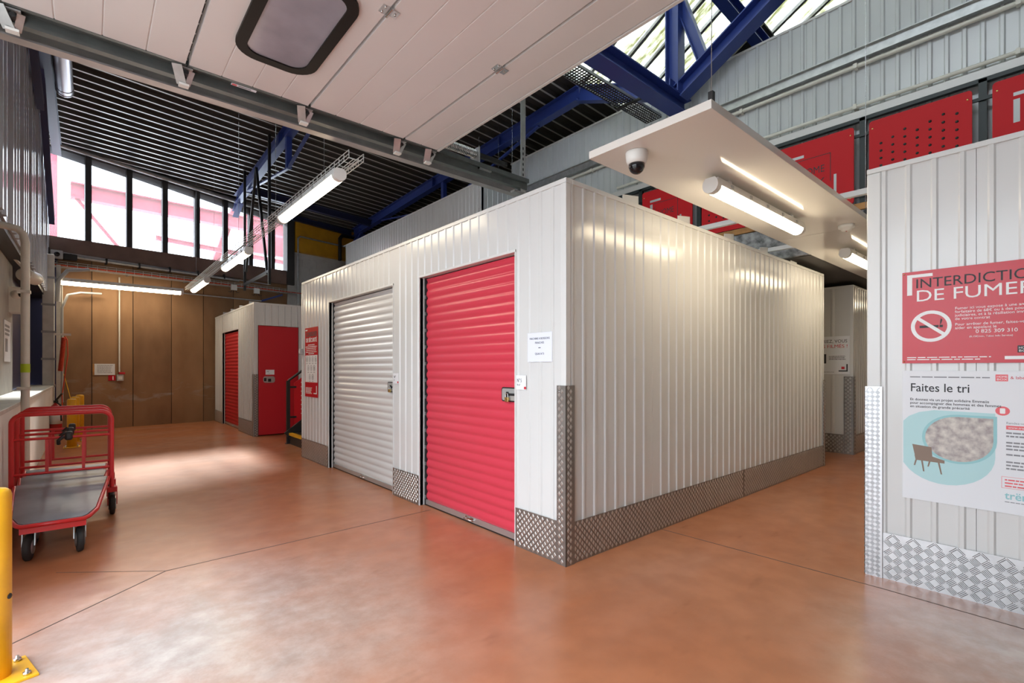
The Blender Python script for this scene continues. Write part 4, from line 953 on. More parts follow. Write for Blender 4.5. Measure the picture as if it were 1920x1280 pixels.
T2 = wire_tray('wire_tray', 'wire mesh cable tray with red cables along the brown rear wall', 5.4, 0.2, 0.09, on_back(-0.95, 0.16, 3.22), SKEW, 0.15, 0.004)
for k, (a, m, dz) in enumerate(((-0.06, 'orange_hose', 0.02), (-0.02, 'black', 0.016), (0.03, 'plastic_grey', 0.02), (0.07, 'black', 0.016))):
    MB().tube([(0.1, a, dz), (1.8, a + 0.01, dz + 0.012), (3.6, a - 0.01, dz), (5.3, a, dz)], 0.013, 7).build('cable', m, T2, local=True)
for k in range(5): B(0.5 + k*1.05, 0.54 + k*1.05, 0.0, 0.16, -0.02, -0.004).build('bracket', 'galv', T2, local=True)
CD = thing('conduit', on_back(0.9, 0.1, 3.40), 'thick grey conduit tube clipped below the window sill beam', 'conduit', rz=SKEW, local=True)
MB().tube([(-1.5, 0, 0.06), (1.9, 0, 0.0)], 0.035, 10).build('pipe', 'galv', CD, local=True); MB().tube([(-1.5, 0.03, 0.12), (2.6, 0.03, 0.0)], 0.018, 8).build('pipe', 'pipe_silver', CD, local=True)
for k in range(6): B(-1.2 + k*0.55, -1.17 + k*0.55, -0.04, 0.1, -0.01, 0.10).build('clip', 'black', CD, local=True)
CD = thing('conduit', on_back(2.2, 0.25, 2.93), 'lower grey conduit running past the rear strip light to a blue bar', 'conduit', rz=SKEW, local=True)
MB().tube([(-0.9, 0, 0.0), (1.0, 0, 0.0), (1.06, -0.03, 0.0)], 0.016, 8).build('pipe', 'galv', CD, local=True)
MB().bar((1.05, -0.02, 0.0), (1.6, 0.05, 0.22), 0.05, 0.04).build('blue_bar', 'blue_steel', CD, local=True)
for k, (s, dz) in enumerate(((2.62, 3.12), (3.14, 3.10))):
    p = on_back(s, 0.28, dz)
    jb = thing('junction_box', p, 'white cable junction box under the rear tray, ' + ('left of the pair' if k == 0 else 'right of the pair'), 'junction box', 'junction boxes', rz=SKEW, local=True)
    B(-0.065, 0.065, -0.03, 0.03, 0, 0.13).build('box', 'plastic_white', jb, local=True, bevel=0.006)
    for a in (-0.04, 0.0, 0.04): MB().tube([(a, 0, 0.002), (a*1.5, 0, -0.05), (a*3, 0, -0.04)], 0.006, 6).build('cable', 'black', jb, local=True)

# hanging black frame near the blue beam
HF = thing('hanging_frame', (2.53, 10.7, 2.85), 'black steel rods hanging as an A-frame beneath the near trussed beam', 'frame')
for p0, p1 in (((2.53, 9.77, 2.80), (2.53, 9.77, zd(2.53, 9.77))), ((2.54, 11.7, 2.92), (2.54, 11.7, zd(2.54, 11.7))), ((2.53, 10.7, 5.25), (2.53, 11.55, 3.3)), ((2.53, 10.7, 5.25), (2.53, 9.9, 3.0))):
    MB().bar(p0, p1, 0.045, 0.045).build('rod', 'black', HF)
MB().bar((2.53, 9.77, 3.05), (2.54, 11.7, 3.05), 0.045, 0.045).build('rod', 'black', HF)

# yellow beam over the blockwork
YP = thing('yellow_beam', on_back(5.2, 0.1, 4.38), 'ochre yellow steel beam over the grey blockwork, beside the knee brace', 'beam', rz=SKEW, local=True)
B(-1.0, 2.2, 0.0, 0.08, 0.0, 0.95).build('web', 'yellow_dull', YP, local=True); B(-1.0, 2.2, -0.06, 0.08, -0.02, 0.0).build('flange', 'yellow_dull', YP, local=True)
for k in range(4): MB().lathe((-0.7 + k*0.5, -0.02, 0.0), (0, 0, 1), [(0, 0.02), (0.02, 0.018)], 6).build('bolt', 'yellow_dull', YP, local=True)
PB = thing('wall_pipe', on_back(5.3, 0.2, 3.6), 'galvanised pipe with bend in front of the yellow beam', 'pipe', rz=SKEW, local=True)
MB().tube([(-1.08, 0, -1.4), (-1.08, 0, 1.10), (-1.02, 0, 1.16), (0.9, 0, 1.12)], 0.025, 8).build('pipe', 'galv', PB, local=True)
PB = thing('wall_pipe', on_back(5.55, 0.24, 4.3), 'black bent pipe in front of the yellow beam', 'pipe', rz=SKEW, local=True)
MB().tube([(-0.15, 0, 0.0), (-0.15, 0, 0.62), (-0.08, 0, 0.72), (0.9, 0, 0.75)], 0.05, 10).build('pipe', 'black', PB, local=True)

# duct under the roof at the left
DU = thing('duct', (-0.30, 8.0, 5.3), 'silver round duct hanging under the roof beside the left beam', 'duct')
MB().tube([(-0.28, 4.5, zd(-0.28, 4.5) - 0.15), (-0.28, 10.3, zd(-0.28, 10.3) - 0.15)], 0.105, 20).build('pipe', 'pipe_silver', DU)
for y in (10.28, 10.16, 8.7, 7.0): MB().tube([(-0.28, y, zd(-0.28, y) - 0.15), (-0.28, y + 0.02, zd(-0.28, y) - 0.15)], 0.112, 20).build('collar', 'pipe_silver', DU)

# ------------------------------------------------------------------ signs
def lines(f, a, b, n, w, h, gap, off, m, parent, seed=1, ragged=0.15):
    """Small print too fine to read: rows of word-like dashes, one mesh."""
    rnd = random.Random(seed); mb = MB()
    for i in range(n):
        y = b - i*gap; x = a; end = a + w*(1 - rnd.random()*ragged)
        while x < end:
            ww = min(w*(0.05 + rnd.random()*0.12), end - x)
            if ww > w*0.015: f.rect(x, x + ww, y, y + h, off, off + 0.0004, mb)
            x += ww + w*0.018
    return mb.build('small_print', m, parent)
# no-smoking sign on the nearest unit
f = Face((XR - 0.009, 0.652, 1.278), (0, -1, 0), (-1, 0, 0))
sg = f.rect(0, 0.66, 0, 0.525, 0.0, 0.004).build('no_smoking_sign', 'sign_red', label='red no-smoking sign with white lettering on the nearest storage unit', cat='sign')
o = 0.0042
f.rect(0.022, 0.135, 0.490, 0.507, 0.004, o + 0.0004).build('white_bracket', 'ink_white', sg); f.rect(0.022, 0.045, 0.39, 0.490, 0.004, o + 0.0004).build('white_bracket', 'ink_white', sg)
f.rect(0.42, 0.642, 0.018, 0.035, 0.004, o + 0.0004).build('white_bracket', 'ink_white', sg); f.rect(0.62, 0.642, 0.035, 0.13, 0.004, o + 0.0004).build('white_bracket', 'ink_white', sg)
f.text('INTERDICTION', 0.058, 0.428, 0.075, o, 'ink', sg, width=0.50); f.text('DE FUMER', 0.058, 0.352, 0.092, o, 'ink_white', sg, width=0.465)
mb = MB(); n = 36; ring_faces(mb, ell(0.127, 0.208, 0.088, 0.088, n), ell(0.127, 0.208, 0.070, 0.070, n), f.p, 0.004, 0.0048); mb.build('prohibition_ring', 'ink_white', sg)
f.rect(0.078, 0.160, 0.200, 0.213, 0.004, 0.0044).build('cigarette', 'ink', sg); f.rect(0.164, 0.178, 0.200, 0.213, 0.004, 0.0044).build('cigarette', 'ink', sg)
f.poly([(0.166, 0.217), (0.170, 0.217), (0.176, 0.240), (0.171, 0.250), (0.167, 0.238)], 0.004, 0.0044).build('smoke', 'ink', sg)
f.poly([(0.062, 0.252), (0.074, 0.264), (0.192, 0.164), (0.180, 0.152)], 0.0045, 0.0052).build('prohibition_bar', 'ink_white', sg)
for i, tx in enumerate(('Fumer ici vous expose à une amende', 'forfaitaire de 68€ ou à des poursuites', 'judiciaires, et à la résiliation immédiate', 'de votre contrat')):
    f.text(tx, 0.228, 0.292 - i*0.019, 0.0205, o, 'ink_white', sg)
for i, tx in enumerate(('Pour arrêter de fumer, faites-vous', 'aider en appelant le')): f.text(tx, 0.228, 0.204 - i*0.019, 0.0205, o, 'ink_white', sg)
f.text('0 825 309 310', 0.31, 0.160, 0.027, o, 'ink_white', sg); f.text('(0,15€/min, Tabac Info Service)', 0.285, 0.138, 0.013, o, 'ink_white', sg)
lines(f, 0.022, 0.030, 2, 0.36, 0.005, 0.012, o, 'ink_white', sg, 3)
f.rect(0.466, 0.515, 0.052, 0.088, 0.004, 0.0046).build('logo_box', 'ink', sg); f.text('HOME', 0.470, 0.071, 0.016, 0.0048, 'ink_white', sg, width=0.041); f.text('BOX', 0.470, 0.056, 0.016, 0.0048, 'ink_white', sg, width=0.041)
for a, b in ((0.008, 0.515), (0.008, 0.010)): MB().lathe(f.p(a, b, 0.004), (-1, 0, 0), [(0, 0.005), (0.003, 0.003)], 8).build('screw', 'brass', sg)
# recycling poster
f = Face((XR - 0.009, 0.652, 0.500), (0, -1, 0), (-1, 0, 0))
po = f.rect(0, 0.62, 0, 0.735, 0.0, 0.0018).build('recycling_poster', 'paper', label='white recycling poster with turquoise shape and chair, below the red sign', cat='poster')
o = 0.0022
lines(f, 0.035, 0.697, 1, 0.33, 0.006, 0.02, o, 'ink_grey', po, 5, 0.0)
f.rect(0.386, 0.432, 0.682, 0.717, 0.0018, 0.0024).build('logo_box', 'ink_pink', po); f.text('HOME', 0.390, 0.701, 0.014, 0.0026, 'ink_white', po, width=0.038); f.text('BOX', 0.390, 0.687, 0.014, 0.0026, 'ink_white', po, width=0.038)
f.text('& label', 0.44, 0.694, 0.021, o, 'ink_red', po); f.text('emmaüs', 0.503, 0.694, 0.021, o, 'ink', po)
f.text('Faites le tri', 0.035, 0.618, 0.066, o, 'ink', po, width=0.247, bold=0.0005)
for i, tx in enumerate(('Et donnez via un projet solidaire Emmaüs', 'pour accompagner des hommes et des femmes', 'en situation de grande précarité')): f.text(tx, 0.035, 0.566 - i*0.020, 0.0195, o, 'ink', po, bold=0.0002)
teal = [(0.004, 0.455)] + [(0.004 + 0.135*math.sin(t), 0.455 + 0.065*(1 - math.cos(t))) for t in [math.pi/2*i/8 for i in range(1, 9)]]
blob = [(0.004, 0.445), (0.03, 0.475), (0.075, 0.500), (0.14, 0.515), (0.385, 0.512), (0.385, 0.28)] + [(0.185 + 0.20*math.cos(t), 0.28 + 0.175*math.sin(t)) for t in [-math.pi*0.06*i for i in range(1, 14)]] + [(0.004, 0.205)]
f.poly(blob, 0.0018, 0.0023).build('turquoise_shape', 'teal', po)
def drop(k): return [(0.24 + 0.138*k*math.cos(t), 0.362 + 0.122*k*math.sin(t)) for t in [math.pi/2 + 2*math.pi*0.75*i/24 for i in range(25)]] + [(0.24 + 0.138*k, 0.362 + 0.122*k)]
f.poly(drop(1.10), 0.0023, 0.0026).build('turquoise_rim', 'teal_dark', po); f.poly(drop(1.0), 0.0026, 0.0029).build('photo_print', 'print_photo', po)
f.poly([(0.045, 0.315), (0.130, 0.306), (0.134, 0.245), (0.058, 0.245)], 0.0029, 0.0033).build('chair_print', 'chair_brown', po)
f.poly([(0.055, 0.255), (0.12, 0.258), (0.185, 0.238), (0.185, 0.222), (0.06, 0.226)], 0.0033, 0.0036).build('chair_print', 'chair_brown', po)
for a0, a1, z1 in ((0.062, 0.055, 0.195), (0.088, 0.096, 0.165), (0.122, 0.115, 0.195), (0.160, 0.172, 0.160)): f.poly([(a0 - 0.004, 0.226), (a0 + 0.004, 0.226), (a1 + 0.003, z1), (a1 - 0.003, z1)], 0.0029, 0.0033).build('chair_print', 'chair_brown', po)
f.poly(ell(0.412, 0.528, 0.027, 0.024, 20), 0.0018, 0.0024).build('badge_print', 'ink_pink', po); f.poly(rrect(0.402, 0.422, 0.514, 0.542, 0.004), 0.0024, 0.0026).build('badge_print', 'ink_white', po)
f.text('Rendez-vous sur', 0.425, 0.462, 0.016, o, 'ink_grey', po); f.rect(0.425, 0.60, 0.434, 0.454, 0.0018, 0.0024).build('banner_print', 'ink_pink', po); f.text('www.tremma.co', 0.432, 0.439, 0.016, 0.0026, 'ink_white', po)
for z, n, sd in ((0.412, 2, 11), (0.362, 3, 12), (0.300, 1, 13), (0.262, 3, 14)): lines(f, 0.425, z, n, 0.18, 0.008, 0.017, o, 'ink_grey', po, sd)
for a0, a1, b0, b1 in ((0.408, 0.61, 0.188, 0.1895), (0.408, 0.61, 0.130, 0.1315), (0.408, 0.4095, 0.130, 0.1895), (0.6085, 0.61, 0.130, 0.1895)): f.rect(a0, a1, b0, b1, 0.0018, 0.0023).build('frame_print', 'ink_pink', po)
lines(f, 0.42, 0.170, 3, 0.175, 0.007, 0.016, o, 'ink_pink', po, 15)
f.text('trëmma', 0.42, 0.075, 0.055, o, 'teal_dark', po, width=0.16, bold=0.0008); lines(f, 0.42, 0.058, 1, 0.16, 0.004, 0.01, o, 'ink_grey', po, 16)
# drinks machine notice
f = Face((XF - 0.009, 2.452, 1.292), (0, -1, 0), (-1, 0, 0))
nt_ = f.rect(0, 0.232, 0, 0.196, 0.0, 0.0015).build('paper_notice', 'paper_lilac', label='pale paper notice about the drinks machine, right of the red door', cat='notice')
f.text('MACHINE A BOISSONS', 0.116, 0.150, 0.0195, 0.0018, 'ink', nt_, align='CENTER', width=0.19); f.text('FRAICHES', 0.116, 0.122, 0.0195, 0.0018, 'ink', nt_, align='CENTER', width=0.085)
f.rect(0.105, 0.127, 0.092, 0.097, 0.0015, 0.002).build('dash', 'ink', nt_); f.text('QUAI N°3', 0.116, 0.048, 0.0195, 0.0018, 'ink', nt_, align='CENTER', width=0.085)
# number labels
for (y, no, m2, lb) in ((RD0 - 0.018, 'N° 5', '8 m²', 'white number label right of the red roller door'), (WD0 - 0.02, 'N°', 'm²', 'white number label right of the white roller door')):
    f = Face((XF - 0.0088, y, 1.10), (0, -1, 0), (-1, 0, 0))
    nl = f.rect(0, 0.105, 0, 0.10, 0.0, 0.0012).build('number_label', 'paper', label=lb, cat='label', group='unit number labels')
    f.text(no, 0.012, 0.052, 0.036, 0.0015, 'ink', nl, width=0.045 if len(no) > 3 else None); f.text(m2, 0.012, 0.028, 0.018, 0.0015, 'ink', nl); f.rect(0.084, 0.104, 0.004, 0.022, 0.0012, 0.0018).build('logo_box', 'ink_red', nl)
# safety instructions
f = Face((XF - 0.009, 7.00, 0.86), (0, -1, 0), (-1, 0, 0))
sf = f.rect(0, 0.50, 0, 0.94, 0.0, 0.003).build('safety_sign', 'sign_red', label='tall red safety instruction sign left of the white roller door', cat='sign')
f.rect(0.015, 0.485, 0.20, 0.565, 0.003, 0.0034).build('white_field', 'ink_white', sf)
f.rect(0.02, 0.10, 0.90, 0.918, 0.003, 0.0034).build('logo_print', 'ink_white', sf)
f.text('CONSIGNES', 0.04, 0.820, 0.085, 0.0032, 'ink', sf, width=0.42, bold=0.002); f.text('DE SÉCURITÉ', 0.04, 0.745, 0.075, 0.0032, 'ink_white', sf, width=0.42, bold=0.002)
for k, (a, w) in enumerate(((0.12, 0.26), (0.03, 0.44), (0.05, 0.40), (0.06, 0.38), (0.04, 0.42), (0.14, 0.22))): lines(f, a, 0.70 - k*0.024, 1, w, 0.010, 0.02, 0.0032, 'ink_white', sf, 20 + k, 0.02)
for r, cnt in enumerate((4, 3, 2)):
    for i in range(cnt):
        ca = 0.25 + (i - (cnt - 1)/2)*0.115; cb = 0.51 - r*0.12
        mb = MB(); ring_faces(mb, ell(ca, cb, 0.040, 0.040, 14), ell(ca, cb, 0.034, 0.034, 14), f.p, 0.0034, 0.0037); f.rect(ca - 0.010, ca + 0.010, cb - 0.022, cb + 0.020, 0.0034, 0.0037, mb); mb.build('pictogram', 'ink_grey' if (r + i) % 3 else 'ink', sf)
        f.rect(ca - 0.03, ca + 0.03, cb - 0.060, cb - 0.053, 0.0034, 0.0037).build('caption_print', 'ink_grey', sf)
lines(f, 0.03, 0.12, 6, 0.25, 0.007, 0.015, 0.0032, 'ink_white', sf, 31)
f.rect(0.34, 0.46, 0.045, 0.06, 0.003, 0.0036).build('white_bracket', 'ink_white', sf); f.rect(0.44, 0.46, 0.06, 0.155, 0.003, 0.0036).build('white_bracket', 'ink_white', sf)
# camera warning sign in the corridor
f = Face((8.341, 2.625, 1.16), (0, -1, 0), (-1, 0, 0))
cs = f.rect(0, 0.50, 0, 0.56, 0.0, 0.003).build('camera_sign', 'paper', label='white camera warning sign at the far end of the corridor', cat='sign')
f.text('SOURIEZ, VOUS', 0.03, 0.465, 0.068, 0.0033, 'ink', cs, width=0.435); f.text('ÊTES FILMÉS !', 0.03, 0.390, 0.068, 0.0033, 'ink_red', cs, width=0.435)
lines(f, 0.235, 0.26, 3, 0.22, 0.008, 0.022, 0.0033, 'ink', cs, 41); f.rect(0.08, 0.20, 0.16, 0.30, 0.003, 0.0036).build('camera_pictogram', 'ink', cs)
f.rect(0.36, 0.475, 0.04, 0.058, 0.003, 0.0036).build('bracket_print', 'ink', cs); f.rect(0.457, 0.475, 0.058, 0.15, 0.003, 0.0036).build('bracket_print', 'ink', cs); f.rect(0.395, 0.435, 0.075, 0.112, 0.003, 0.0036).build('logo_box', 'ink_red', cs)
lines(f, 0.03, 0.03, 1, 0.30, 0.006, 0.02, 0.0033, 'ink_grey', cs, 42)

# things on the brown wall
fb = Face(on_back(0.06, 0.012, 1.11), (math.cos(SKEW), math.sin(SKEW), 0), (math.sin(SKEW), -math.cos(SKEW), 0))
bk = fb.rect(0, 0.36, 0, 0.23, 0.0, 0.003).build('wall_notice', 'paper', label='white printed notice on the brown rear wall', cat='notice')
lines(fb, 0.07, 0.19, 6, 0.26, 0.012, 0.030, 0.0033, 'ink_grey', bk, 51)
fb.rect(0.0, 0.03, 0, 0.23, 0.003, 0.0036).build('margin_print', 'wood', bk)
n1 = fb.rect(0.25, 0.37, -0.12, -0.01, 0.0, 0.004).build('dock_number', 'sign_red', label='small red plate with white number one on the brown wall', cat='sign')
fb.text('1', 0.30, -0.105, 0.11, 0.0043, 'ink_white', n1, bold=0.002)
sb = thing('switch_box', fb.p(0.44, -0.11, 0.02), 'grey switch box with red button on the brown wall', 'switch')
fb.rect(0.385, 0.495, -0.125, 0.005, 0.0, 0.05).build('box', 'plastic_grey', sb); fb.rect(0.405, 0.475, -0.10, -0.03, 0.05, 0.053).build('cover', 'plastic_white', sb)
fb.rect(0.42, 0.52, 0.015, 0.055, 0.0, 0.06).build('button_guard', 'ink_red', sb)
c_ = thing('conduit', fb.p(0.43, 0.0, 0.0), 'thin white vertical conduit running up from the switch box', 'conduit')
MB().tube([fb.p(0.43, 0.06, 0.02), fb.p(0.43, 2.05, 0.02)], 0.014, 8).build('pipe', 'pipe_white', c_)
c_ = thing('conduit', fb.p(-0.42, 0.0, 0.0), 'thin white vertical conduit near the left corner of the rear wall', 'conduit')
MB().tube([fb.p(-0.46, 0.15, 0.02), fb.p(-0.46, 2.0, 0.02)], 0.010, 8).build('pipe', 'pipe_white', c_)
ch = thing('yellow_chain', fb.p(-0.35, -0.3, 0.05), 'thin yellow cord hanging at the left corner of the rear wall', 'cord')
MB().tube([fb.p(-0.47, 0.12, 0.03), fb.p(-0.43, -0.02, 0.05), fb.p(-0.36, -0.45, 0.2)], 0.008, 6).build('cord', 'yellow', ch)

# ------------------------------------------------------------------ left corner services
CL = thing('cable_riser', (-0.52, 12.5, 0), 'galvanised vertical cable riser in the left corner', 'riser')
B(-0.64, -0.48, 12.35, 12.55, 0, 3.35).build('duct', 'riser_grey', CL, bevel=0.006); B(-0.46, -0.40, 12.55, 12.75, 0, 3.2).build('duct', 'riser_grey', CL)
for k in range(6): B(-0.655, -0.465, 12.34, 12.36, 0.4 + k*0.5, 0.44 + k*0.5).build('strap', 'galv_dark', CL)
B(-0.48, -0.25, 12.36, 12.40, 1.86, 1.90).build('arm', 'pipe_white', CL)
MB().tube([(-0.44, 12.5, 2.5), (-0.42, 12.45, 2.9), (-0.30, 12.5, 3.10), (0.0, 12.75, 3.19)], 0.035, 8).build('cable_bundle', 'plastic_grey', CL)
MB().tube([(-0.38, 12.6, 0.6), (-0.38, 12.6, 2.4), (-0.30, 12.6, 2.65), (-0.12, 12.85, 2.74), (0.2, 12.95, 2.76)], 0.022, 8).build('cable_bundle', 'plastic_grey', CL)
B(-0.40, -0.396, 12.34, 12.42, 1.0, 1.45).build('level_tube', 'plastic_white', CL)
HO = thing('coiled_hose', (-0.33, 12.3, 0.9), 'orange red coiled air hose hanging in the left corner', 'hose')
pts = []
for i in range(0, 40*8 + 1):
    a = 2*math.pi*i/8; z = 1.82 - 0.62*i/320; pts.append((-0.345 + 0.03*math.cos(a) - 0.05*(i/320), 12.3 + 0.03*math.sin(a), z))
MB().tube(pts, 0.008, 5).build('coil', 'orange_hose', HO)
MB().tube([(-0.33, 12.3, 1.84), (-0.30, 12.28, 1.78), (-0.29, 12.28, 1.5), (-0.37, 12.28, 0.75), (-0.36, 12.3, 0.3)], 0.009, 6).build('tail', 'orange_hose', HO)
FE = thing('fire_extinguisher', (-0.42, 11.4, 0.14), 'red fire extinguisher with black hose at the left wall', 'fire extinguisher')
MB().lathe((-0.42, 11.4, 0.14), (0, 0, 1), [(0, 0.07), (0.02, 0.08), (0.42, 0.08), (0.47, 0.06), (0.50, 0.03), (0.53, 0.025)], 20).build('cylinder', 'extinguisher', FE)
B(-0.45, -0.39, 11.37, 11.43, 0.66, 0.70).build('valve', 'black', FE); MB().bar((-0.42, 11.4, 0.70), (-0.34, 11.34, 0.82), 0.03, 0.015).build('lever', 'black', FE)
MB().tube([(-0.42, 11.36, 0.68), (-0.36, 11.31, 0.62), (-0.35, 11.31, 0.35)], 0.012, 8).build('hose', 'black', FE)
MB().lathe((-0.42, 11.4, 0.30), (0, 0, 1), [(0, 0.0812), (0.16, 0.0812)], 20).build('paper_label', 'paper', FE)
PW = thing('drain_pipe', (-0.44, 6.72, 0), 'white vertical pipe with elbow and green tape on the dock wall', 'pipe')
MB().tube([(-0.446, 6.42, 0.0), (-0.446, 6.42, 2.42), (-0.46, 6.42, 2.50), (-0.50, 6.42, 2.545), (-0.60, 6.42, 2.56), (-0.76, 6.42, 2.56)], 0.032, 14).build('pipe', 'pipe_white', PW)
MB().tube([(-0.446, 6.42, 1.21), (-0.446, 6.42, 1.29)], 0.034, 14).build('tape_band', 'green_tape', PW)
for z in (1.05, 1.95): B(-0.50, -0.41, 6.37, 6.47, z, z + 0.025).build('clamp', 'pipe_white', PW)
SR = thing('air_cylinder', (-0.62, 8.9, 2.4), 'cream horizontal cylinder under the cladding on the left wall', 'cylinder')
MB().lathe((-0.62, 8.75, 2.44), (0.25, 0.97, 0), [(0, 0.07), (0.01, 0.085), (0.33, 0.085), (0.34, 0.07)], 20).build('body', 'pipe_white', SR); MB().bar((-0.70, 8.6, 2.62), (-0.60, 9.0, 2.50), 0.03, 0.02).build('bracket', 'pipe_white', SR)
EB = thing('control_cabinet', (-0.70, 9.0, 1.96), 'cream wall control box beneath the cylinder on the left wall', 'control box')
B(-0.78, -0.60, 8.80, 9.12, 1.96, 2.28).build('box', 'pipe_white', EB, bevel=0.008); MB().lathe((-0.69, 8.58, 2.16), (0.5, -0.6, 0), [(0, 0.05), (0.06, 0.05), (0.08, 0.03)], 16).build('sensor', 'pipe_white', EB); MB().lathe((-0.63, 8.52, 2.16), (0.6, -0.6, 0), [(0, 0.035), (0.03, 0.02)], 14).build('sensor_lens', 'dome_black', EB)
f = Face((-0.758, 8.30, 1.33), (0, 1, 0), (1, 0, 0))
wp = f.rect(0, 0.62, 0, 0.50, 0.0, 0.004).build('wall_poster', 'paper', label='white notice on the concrete recess at the left edge', cat='notice')
f.rect(0.10, 0.34, 0.12, 0.28, 0.004, 0.0045).build('picture_print', 'ink_grey', wp); lines(f, 0.06, 0.42, 3, 0.5, 0.03, 0.05, 0.0043, 'ink_grey', wp, 61)

# ------------------------------------------------------------------ bollards
def bollard(loc, label, h=0.76, r=0.05, plate=0.11, worn=True):
    b = thing('bollard', loc, label, 'bollard', 'yellow bollards', local=True)
    MB().lathe((0, 0, 0.008), (0, 0, 1), [(0, r), (h - 0.03, r), (h - 0.015, r*0.93), (h - 0.004, r*0.7), (h, 0.004)], 24).build('post', 'yellow', b, local=True)
    B(-plate, plate, -plate, plate, 0, 0.01).build('base_plate', 'yellow', b, local=True, bevel=0.002)
    for sx in (-1, 1):
        for sy in (-1, 1): MB().lathe((sx*plate*0.72, sy*plate*0.72, 0.01), (0, 0, 1), [(0, 0.014), (0.010, 0.014), (0.012, 0.007), (0.022, 0.006)], 6).build('bolt', 'steel', b, local=True)
    return b
bb = bollard((-0.285, 2.84, 0), 'yellow bollard with bolted base plate, close at the left edge'); bb.rotation_euler = (0, 0, 0.25)
MB().lathe((0.035, -0.030, 0.33), (0.72, -0.68, 0), [(0.003, 0.012), (0.006, 0.010)], 8).build('paint_chip', 'black', bb, local=True)
bollard((-0.20, 10.40, 0), 'yellow bollard behind the trolleys, nearest of the three', 0.76, 0.06, 0.1)
bollard((-0.17, 11.15, 0), 'yellow bollard behind the trolleys, middle of the three', 0.76, 0.06, 0.1)
bollard((-0.12, 11.9, 0), 'yellow bollard behind the trolleys, farthest of the three', 0.76, 0.06, 0.1)

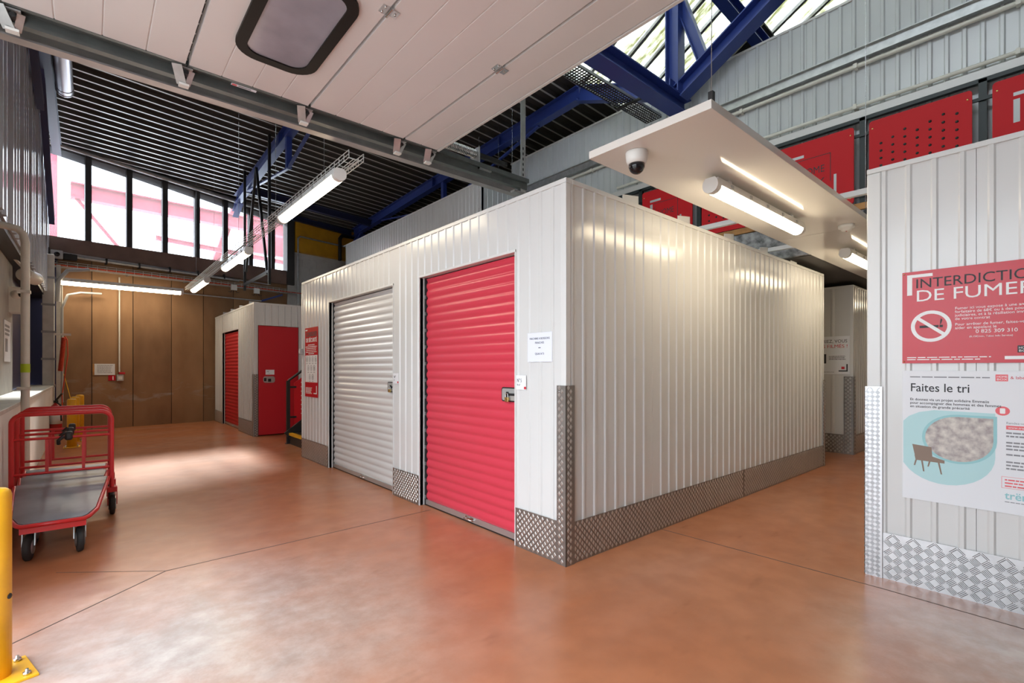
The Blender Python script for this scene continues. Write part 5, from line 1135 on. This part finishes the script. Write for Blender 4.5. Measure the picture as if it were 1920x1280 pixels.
# ------------------------------------------------------------------ nested platform trolleys (local: y forward away from viewer, hoop at the rear y=1.0)
def make_trolley():
    t = bpy.data.objects.new('platform_trolley', None); COL.objects.link(t); ORG[t.name] = Vector((0, 0, 0))
    zf, zr = 0.250, 0.330
    def dz(y): return zf + (zr - zf)*(y/1.0)
    outline = [(-0.165, 0.03), (-0.14, 0.0), (0.14, 0.0), (0.165, 0.03), (0.205, 0.16), (0.272, 1.0), (-0.272, 1.0), (-0.205, 0.16)]
    MB().extrude([(a, b, dz(b)) for a, b in outline], (0, 0, 0.010)).build('platform', 'trolley_deck', t, local=True)
    ol = [(a*1.03, b, dz(b) - 0.004) for a, b in [(-0.272, 1.0), (-0.208, 0.16), (-0.172, 0.03), (-0.145, -0.010), (0.145, -0.010), (0.172, 0.03), (0.208, 0.16), (0.272, 1.0)]]
    MB().tube(ol, 0.0135, 10).build('frame_tube', 'red_tube', t, local=True)
    B(-0.16, 0.16, 0.0, 0.012, zf - 0.055, zf - 0.005).build('front_bar', 'red_tube', t, local=True)
    hw, hz, rc = 0.300, 0.885, 0.07
    def hoop(y):
        pts = [(-hw, y, 0.20), (-hw, y, hz - rc)] + [(-hw + rc - rc*math.cos(a), y, hz - rc + rc*math.sin(a)) for a in [math.pi/2*i/6 for i in range(1, 7)]]
        return pts + [(-p[0], p[1], p[2]) for p in pts[::-1]]
    MB().tube(hoop(1.02), 0.0165, 12).build('hoop', 'red_tube', t, local=True)
    for z in (0.69, 0.415): MB().tube([(-hw, 1.02, z), (hw, 1.02, z)], 0.0105, 10).build('cross_bar', 'red_tube', t, local=True)
    for x in (-0.10, 0.12): MB().bar((x, 1.02, 0.415), (x, 1.02, 0.69), 0.020, 0.012, (0, 1, 0)).build('upright', 'red_tube', t, local=True)
    for s in (-1, 1):
        w = MB().lathe((s*0.305 - 0.02, 1.06, 0.085), (1, 0, 0), [(0, 0.05), (0.003, 0.078), (0.010, 0.085), (0.030, 0.085), (0.037, 0.078), (0.040, 0.05)], 24).build('rear_wheel', 'rubber', t, local=True)
        MB().lathe((s*0.305 - 0.025, 1.06, 0.085), (1, 0, 0), [(0, 0.045), (0.05, 0.045)], 16).build('hub', 'galv_dark', w, local=True)
        MB().bar((s*0.305 - 0.03, 1.05, 0.09), (s*0.305 - 0.03, 1.02, 0.23), 0.006, 0.05, (0, 1, 0)).build('fork', 'red_tube', w, local=True); MB().bar((s*0.305 + 0.03, 1.05, 0.09), (s*0.305 + 0.03, 1.02, 0.23), 0.006, 0.05, (0, 1, 0)).build('fork', 'red_tube', w, local=True)
        B(s*0.305 - 0.033, s*0.305 + 0.033, 0.99, 1.06, 0.20, 0.24).build('wheel_bracket', 'red_tube', w, local=True)
        w = MB().lathe((s*0.125 - 0.02, 0.10, 0.085), (1, 0.12*s, 0), [(0, 0.05), (0.003, 0.078), (0.010, 0.085), (0.030, 0.085), (0.037, 0.078), (0.040, 0.05)], 24).build('front_caster', 'rubber', t, local=True)
        MB().lathe((s*0.125 - 0.025, 0.10, 0.085), (1, 0.12*s, 0), [(0, 0.045), (0.05, 0.045)], 16).build('hub', 'galv_dark', w, local=True)
        for k in (-0.03, 0.03): MB().bar((s*0.125 + k, 0.10, 0.09), (s*0.125 + k, 0.13, 0.20), 0.006, 0.045, (0, 1, 0)).build('fork', 'galv', w, local=True)
        B(s*0.125 - 0.035, s*0.125 + 0.035, 0.09, 0.17, 0.19, 0.205).build('swivel_plate', 'galv', w, local=True); B(s*0.125 - 0.03, s*0.125 + 0.03, 0.10, 0.16, 0.205, zf + 0.005).build('swivel_block', 'black', w, local=True)
    ck = B(0.005, 0.055, 0.985, 1.045, 0.665, 0.735).build('coin_lock', 'black', t, local=True, bevel=0.015)
    MB().tube([(0.0, 0.99, 0.70), (-0.03, 0.98, 0.67), (-0.03, 1.0, 0.64)], 0.014, 8).build('lock_plug', 'black', ck, local=True)
    rnd = random.Random(5)
    return t
TL = make_trolley()
for i, (p, lb) in enumerate((((-0.172, 4.36, 0), 'red platform trolley with dark deck, front of the nested three'), ((-0.170, 4.73, 0), 'red platform trolley nested in the middle of three'), ((-0.166, 5.10, 0), 'red platform trolley nested at the back of three'))):
    o = TL if i == 0 else copy_tree(TL)
    o.location = p; o.rotation_euler = (0, 0, -0.02); tag(o, lb, 'trolley', 'nested platform trolleys')

# small wall devices
WS = thing('wall_sensor', on_back(-0.50, 0.26, 3.36), 'pale grey box with black round lens above the left end of the rear cable tray', 'sensor', rz=SKEW, local=True)
B(-0.09, 0.09, 0.0, 0.10, 0, 0.16).build('housing', 'plastic_grey', WS, local=True, bevel=0.008)
MB().lathe((0.0, 0.0, 0.08), (0, -1, 0), [(0, 0.045), (0.03, 0.04), (0.035, 0.02)], 18).build('lens', 'dome_black', WS, local=True)
B(0.10, 0.30, 0.02, 0.10, 0.0, 0.12).build('black_housing', 'black', WS, local=True, bevel=0.01); B(-0.30, -0.10, 0.02, 0.10, 0.0, 0.2).build('black_housing', 'black', WS, local=True, bevel=0.01)
SW = thing('light_switch', (XF - 0.02, 7.10, 1.46), 'small grey switch at the left end of the white storage row', 'switch')
B(XF - 0.05, XF - 0.009, 7.08, 7.145, 1.44, 1.52).build('box', 'plastic_grey', SW, bevel=0.005); B(XF - 0.056, XF - 0.05, 7.095, 7.13, 1.46, 1.50).build('rocker', 'plastic_white', SW)
